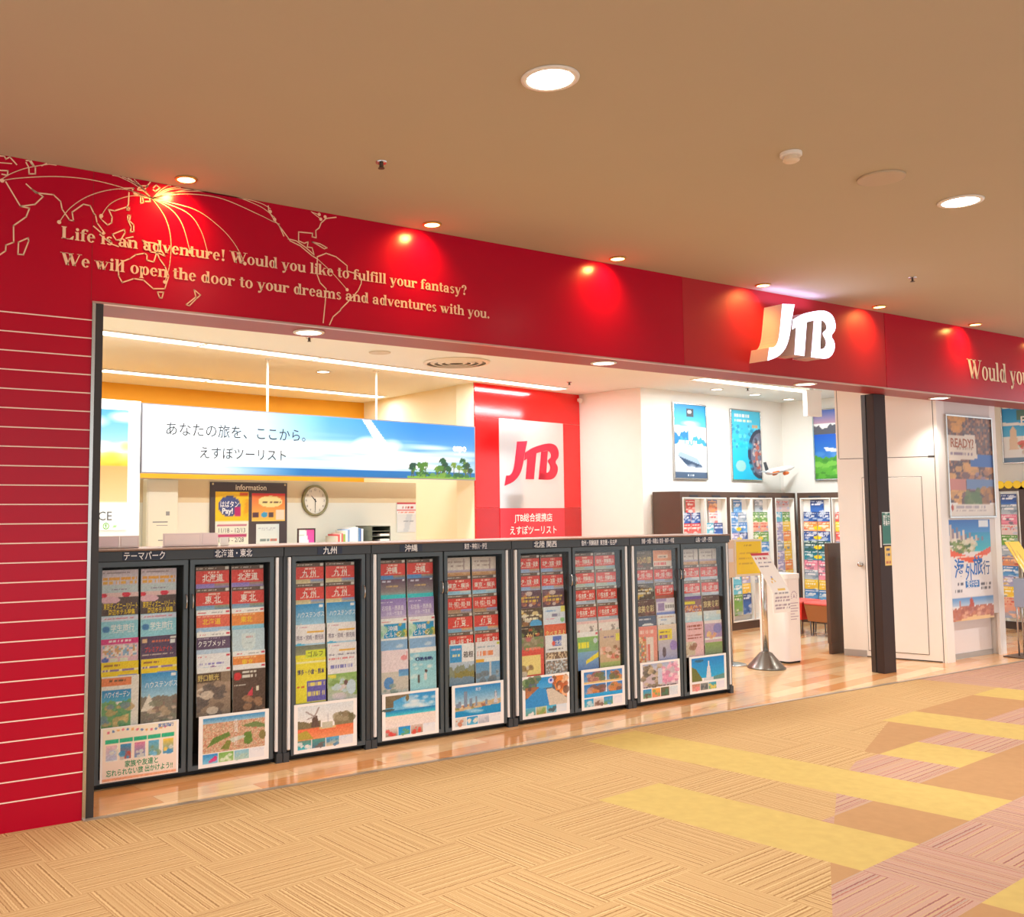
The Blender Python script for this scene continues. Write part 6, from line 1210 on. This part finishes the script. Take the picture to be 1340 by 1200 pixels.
tag(b.build('travel_poster', PR, loc=(10.445, .3445, .415)), 'overseas travel poster lettered 海外旅行 with a beach and hotels', 'poster')
# zone beyond the partition
mWR = mat('shelf_brown_right', (70, 52, 46), .45)
t = thing('brochure_shelf', 'white lined brochure shelf beyond the partition end under yellow discs', 'shelf', (13.90, 1.52, 0), R(-90), g1)
b = MB(); b.box(0, .31, 0, .02, .10, 1.84, 0); b.box(0, .02, -.03, .02, .10, 1.84, 0); b.box(.255, .275, -.03, 0, .1, 1.84, 0); b.box(.275, .45, -.04, .30, 0, 1.9, 1); b.box(0, .275, -.02, .3, 0, .10, 1); b.box(0, .275, -.03, .3, 1.84, 1.86, 1); b.build('carcass', [mShelfIn, mWR], t)
b = MB(); 
for k in range(4): b.lathe([(.052, 0), (.052, .008), (0, .009)], 20, (.05 + .105 * k, -.041, 1.925), 0, 'y')
b.box(-.01, .44, -.04, -.032, 1.86, 1.95, 1); b.build('disc_sign', [mat('disc_yellow', (250, 212, 10), .4), mat('disc_back', (90, 70, 30), .5)], t)
pl = [['navy'], ['grey blue'], ['pink'], ['white'], ['green'], ['grey blue'], ['sunset'], ['blue'], ['lilac'], ['yellow'], ['peach']]
for k, (pa,) in enumerate(pl):
    z = 1.80 - .28 - .137 * k
    if z < .12: continue
    me = small_cover((pa, None, k % 3), PALS[pa]); x, y = .135, -.010 - .0075 * k
    o = bpy.data.objects.new('travel_brochure', me); COL.objects.link(o); o.location = (13.90 + y - .012, 1.52 - x, z); o.rotation_euler = (-.008, 0, R(-90))
    tag(o, '%s brochure in the %s tier under the yellow discs' % (pa, (ORD + ['lowest'])[k]), 'brochure', 'brochures under the yellow discs')
def feur(p, t):
    p.grad(0, 0, 1, .6, (0, 130, 214), (90, 190, 236)); p.rect(0, 0, 1, .12, (110, 120, 140)); p.poly([(0, .1), (1, .2), (1, .24), (0, .16)], (240, 244, 248)); p.poly([(0, .38), (1, .43), (1, .46), (0, .43)], (240, 244, 248)); p.rect(.25, .2, .5, .36, (80, 120, 110)); p.poly([(.1, .8), (.13, .5), (.18, .44), (.23, .5), (.26, .8)], (232, 206, 180)); p.blobs(.3, .7, 1, .92, [(226, 90, 80), (240, 170, 150), (206, 190, 180), (110, 150, 90)], 40, .07, .03); p.poly([(.7, .75), (1, .55), (1, .8)], (236, 190, 170)); p.rect(0, .92, 1, 1, (110, 140, 170)); t.append(('Europe', .6, .36, .11, (250, 250, 252), .02, .6))
framed('framed blue sky poster lettered Europe on the far right wall', (14.245, 1.60, 2.22), R(-90), .78, .93, feur, 31)
t = thing('leaflet_stand', 'steel leaflet stand with a slanted yellow panel in front of the partition end', 'stand', (11.44, .16, 0))
b = MB(); b.box(-.20, .20, -.11, .10, 0, .012, 0, .004); b.build('base_plate', mat('stand_plate', (120, 104, 96), .35, .7), t)
b = MB(); b.tube([(-.055, 0, .01), (-.07, 0, .86)], .009, 8); b.build('pole', mChrome, t, smooth=True)
b = MB(); b.tube([(.055, 0, .01), (.04, 0, .86)], .009, 8); b.build('pole', mChrome, t, smooth=True)
p = Pic(24, 30, (250, 214, 20), seed=8)
for k in range(26): u, v = p.r.rand(), p.r.rand(); p.poly([(u, v), (u + .03, v), (u + .25 * (p.r.rand() - .5), v + .3), (u - .02 + .2 * (p.r.rand() - .5), v + .3)], [(255, 236, 110), (214, 160, 10), (250, 240, 190), (190, 130, 20)][k % 4])
a_ = lin(np.clip(p.a, 0, 1)); b = MB(); base = 0
for i in range(p.h):
    v = i / (p.h - 1)
    for j in range(p.w):
        u = j / (p.w - 1); b.v.append((-.36 + .27 * v + u * .30, -.05 - .08 * v, 1.25 - .38 * v)); b.c.append((float(a_[i, j, 0]), float(a_[i, j, 1]), float(a_[i, j, 2]), 1.))
b.col = True
for i in range(p.h - 1):
    for j in range(p.w - 1): q_ = i * p.w + j; b.f.append((q_ + p.w, q_ + p.w + 1, q_ + 1, q_)); b.m.append(0)
o = b.build('yellow_panel', PR, t); md = o.modifiers.new('thickness', 'SOLIDIFY'); md.thickness = .006; md.offset = 1
b = MB(); b.box(-.11, .22, -.12, .0, .54, .85, 0, .004); b.box(-.09, .2, -.1215, -.12, .56, .70, 1); b.box(-.09, .2, -.1215, -.12, .72, .82, 2); b.build('leaflet_box', [mat('clear_box', (170, 186, 214), .2), mat('box_blue', (110, 130, 190), .4), mat('box_pale', (150, 176, 206), .4)], t)

# ------------------------------------------------------------------ ceiling fittings
mGlowW = mat('lamp_warm', (255, 240, 210), .4, emit=(255, 232, 190), estr=9.)
mGlow = mat('lamp_white', (255, 252, 246), .4, emit=(255, 248, 236), estr=7.)
mTrimW = mat('fitting_white', (236, 228, 214), .45)
def downlight(x, y, z, r, label, glow, trim, group, deep=.0):
    t = thing('downlight', label, 'ceiling light', (x, y, z), 0, group)
    b = MB(); b.lathe([(r * .80, -.004), (r * .82, -.010), (r, -.008), (r * 1.02, -.001)], 32); b.lathe([(r * .80, -.001), (r * .80, -.004)], 32); b.build('trim_ring', trim, t, smooth=True)
    b = MB(); b.lathe([(r * .81, -.0065), (r * .5, -.0085), (0, -.009)], 32); b.build('lens', glow, t, smooth=True)
    return t
for i, x in enumerate(WALLWASH):
    lab = ['', 'over the world map graphic', 'between the map and the plain red fascia', 'over the middle of the plain red fascia', 'left of the illuminated letter sign', 'right of the illuminated letter sign', 'over the large Would you lettering'][i] if i < 7 else ''
    lamp_spot('wallwash_lamp', (x - .02, -.15, CZ - .016), (x - .05, 0, CZ - .24), 28, 135, (1.0, .46, .12), 1., .03)
    if 1 <= i <= 6: downlight(x, -.15, CZ, .062, 'small warm wall washer downlight ' + lab, mat('lamp_amber', (255, 220, 150), .4, emit=(255, 206, 120), estr=12.), mat('brass_trim', (214, 160, 80), .35, .6), 'wall washers along the fascia')
for i, (x, y) in enumerate(DOWN[:2]):
    downlight(x, y, CZ, .125, ['large round downlight in the corridor ceiling nearest the camera', 'large round downlight in the corridor ceiling beside the speaker grille'][i], mat('lamp_bright', (255, 252, 240), .4, emit=(255, 244, 222), estr=26.), mTrimW, 'large corridor downlights')
for i, (x, y) in enumerate(SOFFIT):
    downlight(x, y, FB - .003, .10, 'round downlight under the red fascia ' + ['above the Hokkaido cabinet', 'above the Hokuriku cabinet', 'below the illuminated letter sign', 'below the Would you lettering'][i], mGlow, mTrimW, 'downlights under the fascia')
    lamp_spot('soffit_lamp', (x, y, FB - .02), (x, y, 0), 60, 110, (1, .93, .82), .7, .07)
n_ = 0
for (a, b_, n) in ROWS:
    ang = math.atan2(b_[1] - a[1], b_[0] - a[0]); ln = math.hypot(b_[0] - a[0], b_[1] - a[1]) / n
    for k in range(n):
        tt = (k + .5) / n
        nm = ['front', 'rear', 'brochure room'][n_]
        t = thing('ceiling_light', 'recessed strip light, %s from the left in the %s row of the shop ceiling' % (['first', 'second', 'third', 'fourth', 'fifth'][k], nm), 'ceiling light', (a[0] + (b_[0] - a[0]) * tt, a[1] + (b_[1] - a[1]) * tt, SZ), ang, 'strip lights in the shop ceiling')
        b = MB(); L_ = ln / 2 - .006
        b.box(-L_, L_, -.11, -.095, -.014, -.001); b.box(-L_, L_, .095, .11, -.014, -.001); b.box(-L_, -L_ + .012, -.095, .095, -.014, -.001); b.box(L_ - .012, L_, -.095, .095, -.014, -.001); b.build('housing', mTrimW, t)
        b = MB(); b.box(-L_ + .012, L_ - .012, -.095, .095, -.008, -.002); b.build('diffuser', mGlow, t)
    n_ += 1
for i, (x, y) in enumerate([(10.327, 3.224), (11.281, 3.361), (12.187, 3.483), (5.069, 4.411)]):
    downlight(x, y, SZ, .085, 'small downlight in the shop ceiling ' + ['over the ship poster', 'over the turquoise poster', 'near the room corner', 'between the strip light rows'][i], mGlow, mTrimW, 'small shop downlights')
t = thing('ceiling_diffuser', 'large round air diffuser in the shop ceiling before the red panel', 'air vent', (5.98, 3.07, SZ))
b = MB()
for r_ in (.36, .28, .20, .12): b.lathe([(r_, -.002), (r_, -.010), (r_ - .02, -.020), (r_ - .042, -.020), (r_ - .042, -.014), (r_ - .01, -.002)], 40)
b.build('cone_rings', mat('vent_white', (226, 216, 196), .5), t, smooth=False)
b = MB(); b.lathe([(.35, -.001), (.345, -.003), (0, -.0032)], 36); b.build('throat', mat('vent_shadow', (140, 130, 110), .7), t)
t = thing('speaker_grille', 'round grey speaker grille in the shop ceiling beside the air diffuser', 'speaker', (4.934, 2.929, SZ))
b = MB(); b.lathe([(.11, -.001), (.11, -.008), (.1, -.010), (0, -.011)], 28); b.build('grille', mat('grille_beige', (206, 196, 176), .6), t)
t = thing('speaker_grille', 'flat round speaker grille in the corridor ceiling', 'speaker', (5.166, -2.211, CZ))
b = MB(); b.lathe([(.125, -.001), (.125, -.010), (.115, -.013)], 32); b.build('rim', mat('grille_rim', (190, 170, 140), .5), t)
b = MB(); b.lathe([(.115, -.0125), (0, -.013)], 32); b.build('mesh', mat('grille_mesh', (176, 156, 130), .75), t)
t = thing('smoke_detector', 'white smoke detector in the corridor ceiling between the two large downlights', 'smoke detector', (4.395, -2.184, CZ))
b = MB(); b.lathe([(.055, -.001), (.055, -.018), (.05, -.022)], 28); b.build('base', mTrimW, t, smooth=False)
b = MB(); b.lathe([(.034, -.022), (.034, -.032), (.042, -.036), (.042, -.044), (.03, -.052), (0, -.054)], 28); b.build('chamber', mat('detector_cream', (226, 206, 176), .5), t)
def sprinkler(x, y, z, label):
    t = thing('sprinkler', label, 'sprinkler', (x, y, z), 0, 'sprinkler heads')
    b = MB(); b.lathe([(.032, -.001), (.030, -.006), (.012, -.008)], 20); b.build('escutcheon', mChrome, t)
    b = MB(); b.lathe([(.008, -.008), (.008, -.03)], 12); b.lathe([(.018, -.034), (.018, -.037)], 12); b.box(-.012, -.009, -.002, .002, -.035, -.008); b.box(.009, .012, -.002, .002, -.035, -.008); b.build('head', mat('sprinkler_dark', (90, 76, 64), .4, .6), t)
sprinkler(2.615, -.949, CZ, 'sprinkler head in the corridor ceiling above the slogan')
sprinkler(7.668, -.953, CZ, 'sprinkler head in the corridor ceiling right of the letter sign')
sprinkler(8.152, 3.69, SZ, 'sprinkler head in the shop ceiling by the red feature panel')
sprinkler(3.95, 2.55, SZ, 'sprinkler head in the shop ceiling in front of the long banner')
sprinkler(10.6, 2.95, SZ, 'sprinkler head in the brochure room ceiling')
t = thing('hanging_sign', 'plain white sign panel hanging from the brochure room ceiling', 'sign', (11.355, 2.53, SZ))
b = MB(); b.box(-.155, .155, -.03, .03, -.375, -.03, 0, .004); b.box(-.02, .02, -.02, .02, -.03, 0, 0); b.build('casing', mat('casing_white', (236, 228, 220), .5), t)
t = thing('corner_camera', 'small white security sensor at the top corner of the red panel', 'sensor', (9.15, 4.565, SZ - .10))
b = MB(); b.lathe([(.0, -.03), (.025, -.02), (.03, 0), (.03, .03)], 16); b.box(-.02, .02, 0, .045, .0, .04); b.build('casing', mTrimW, t)
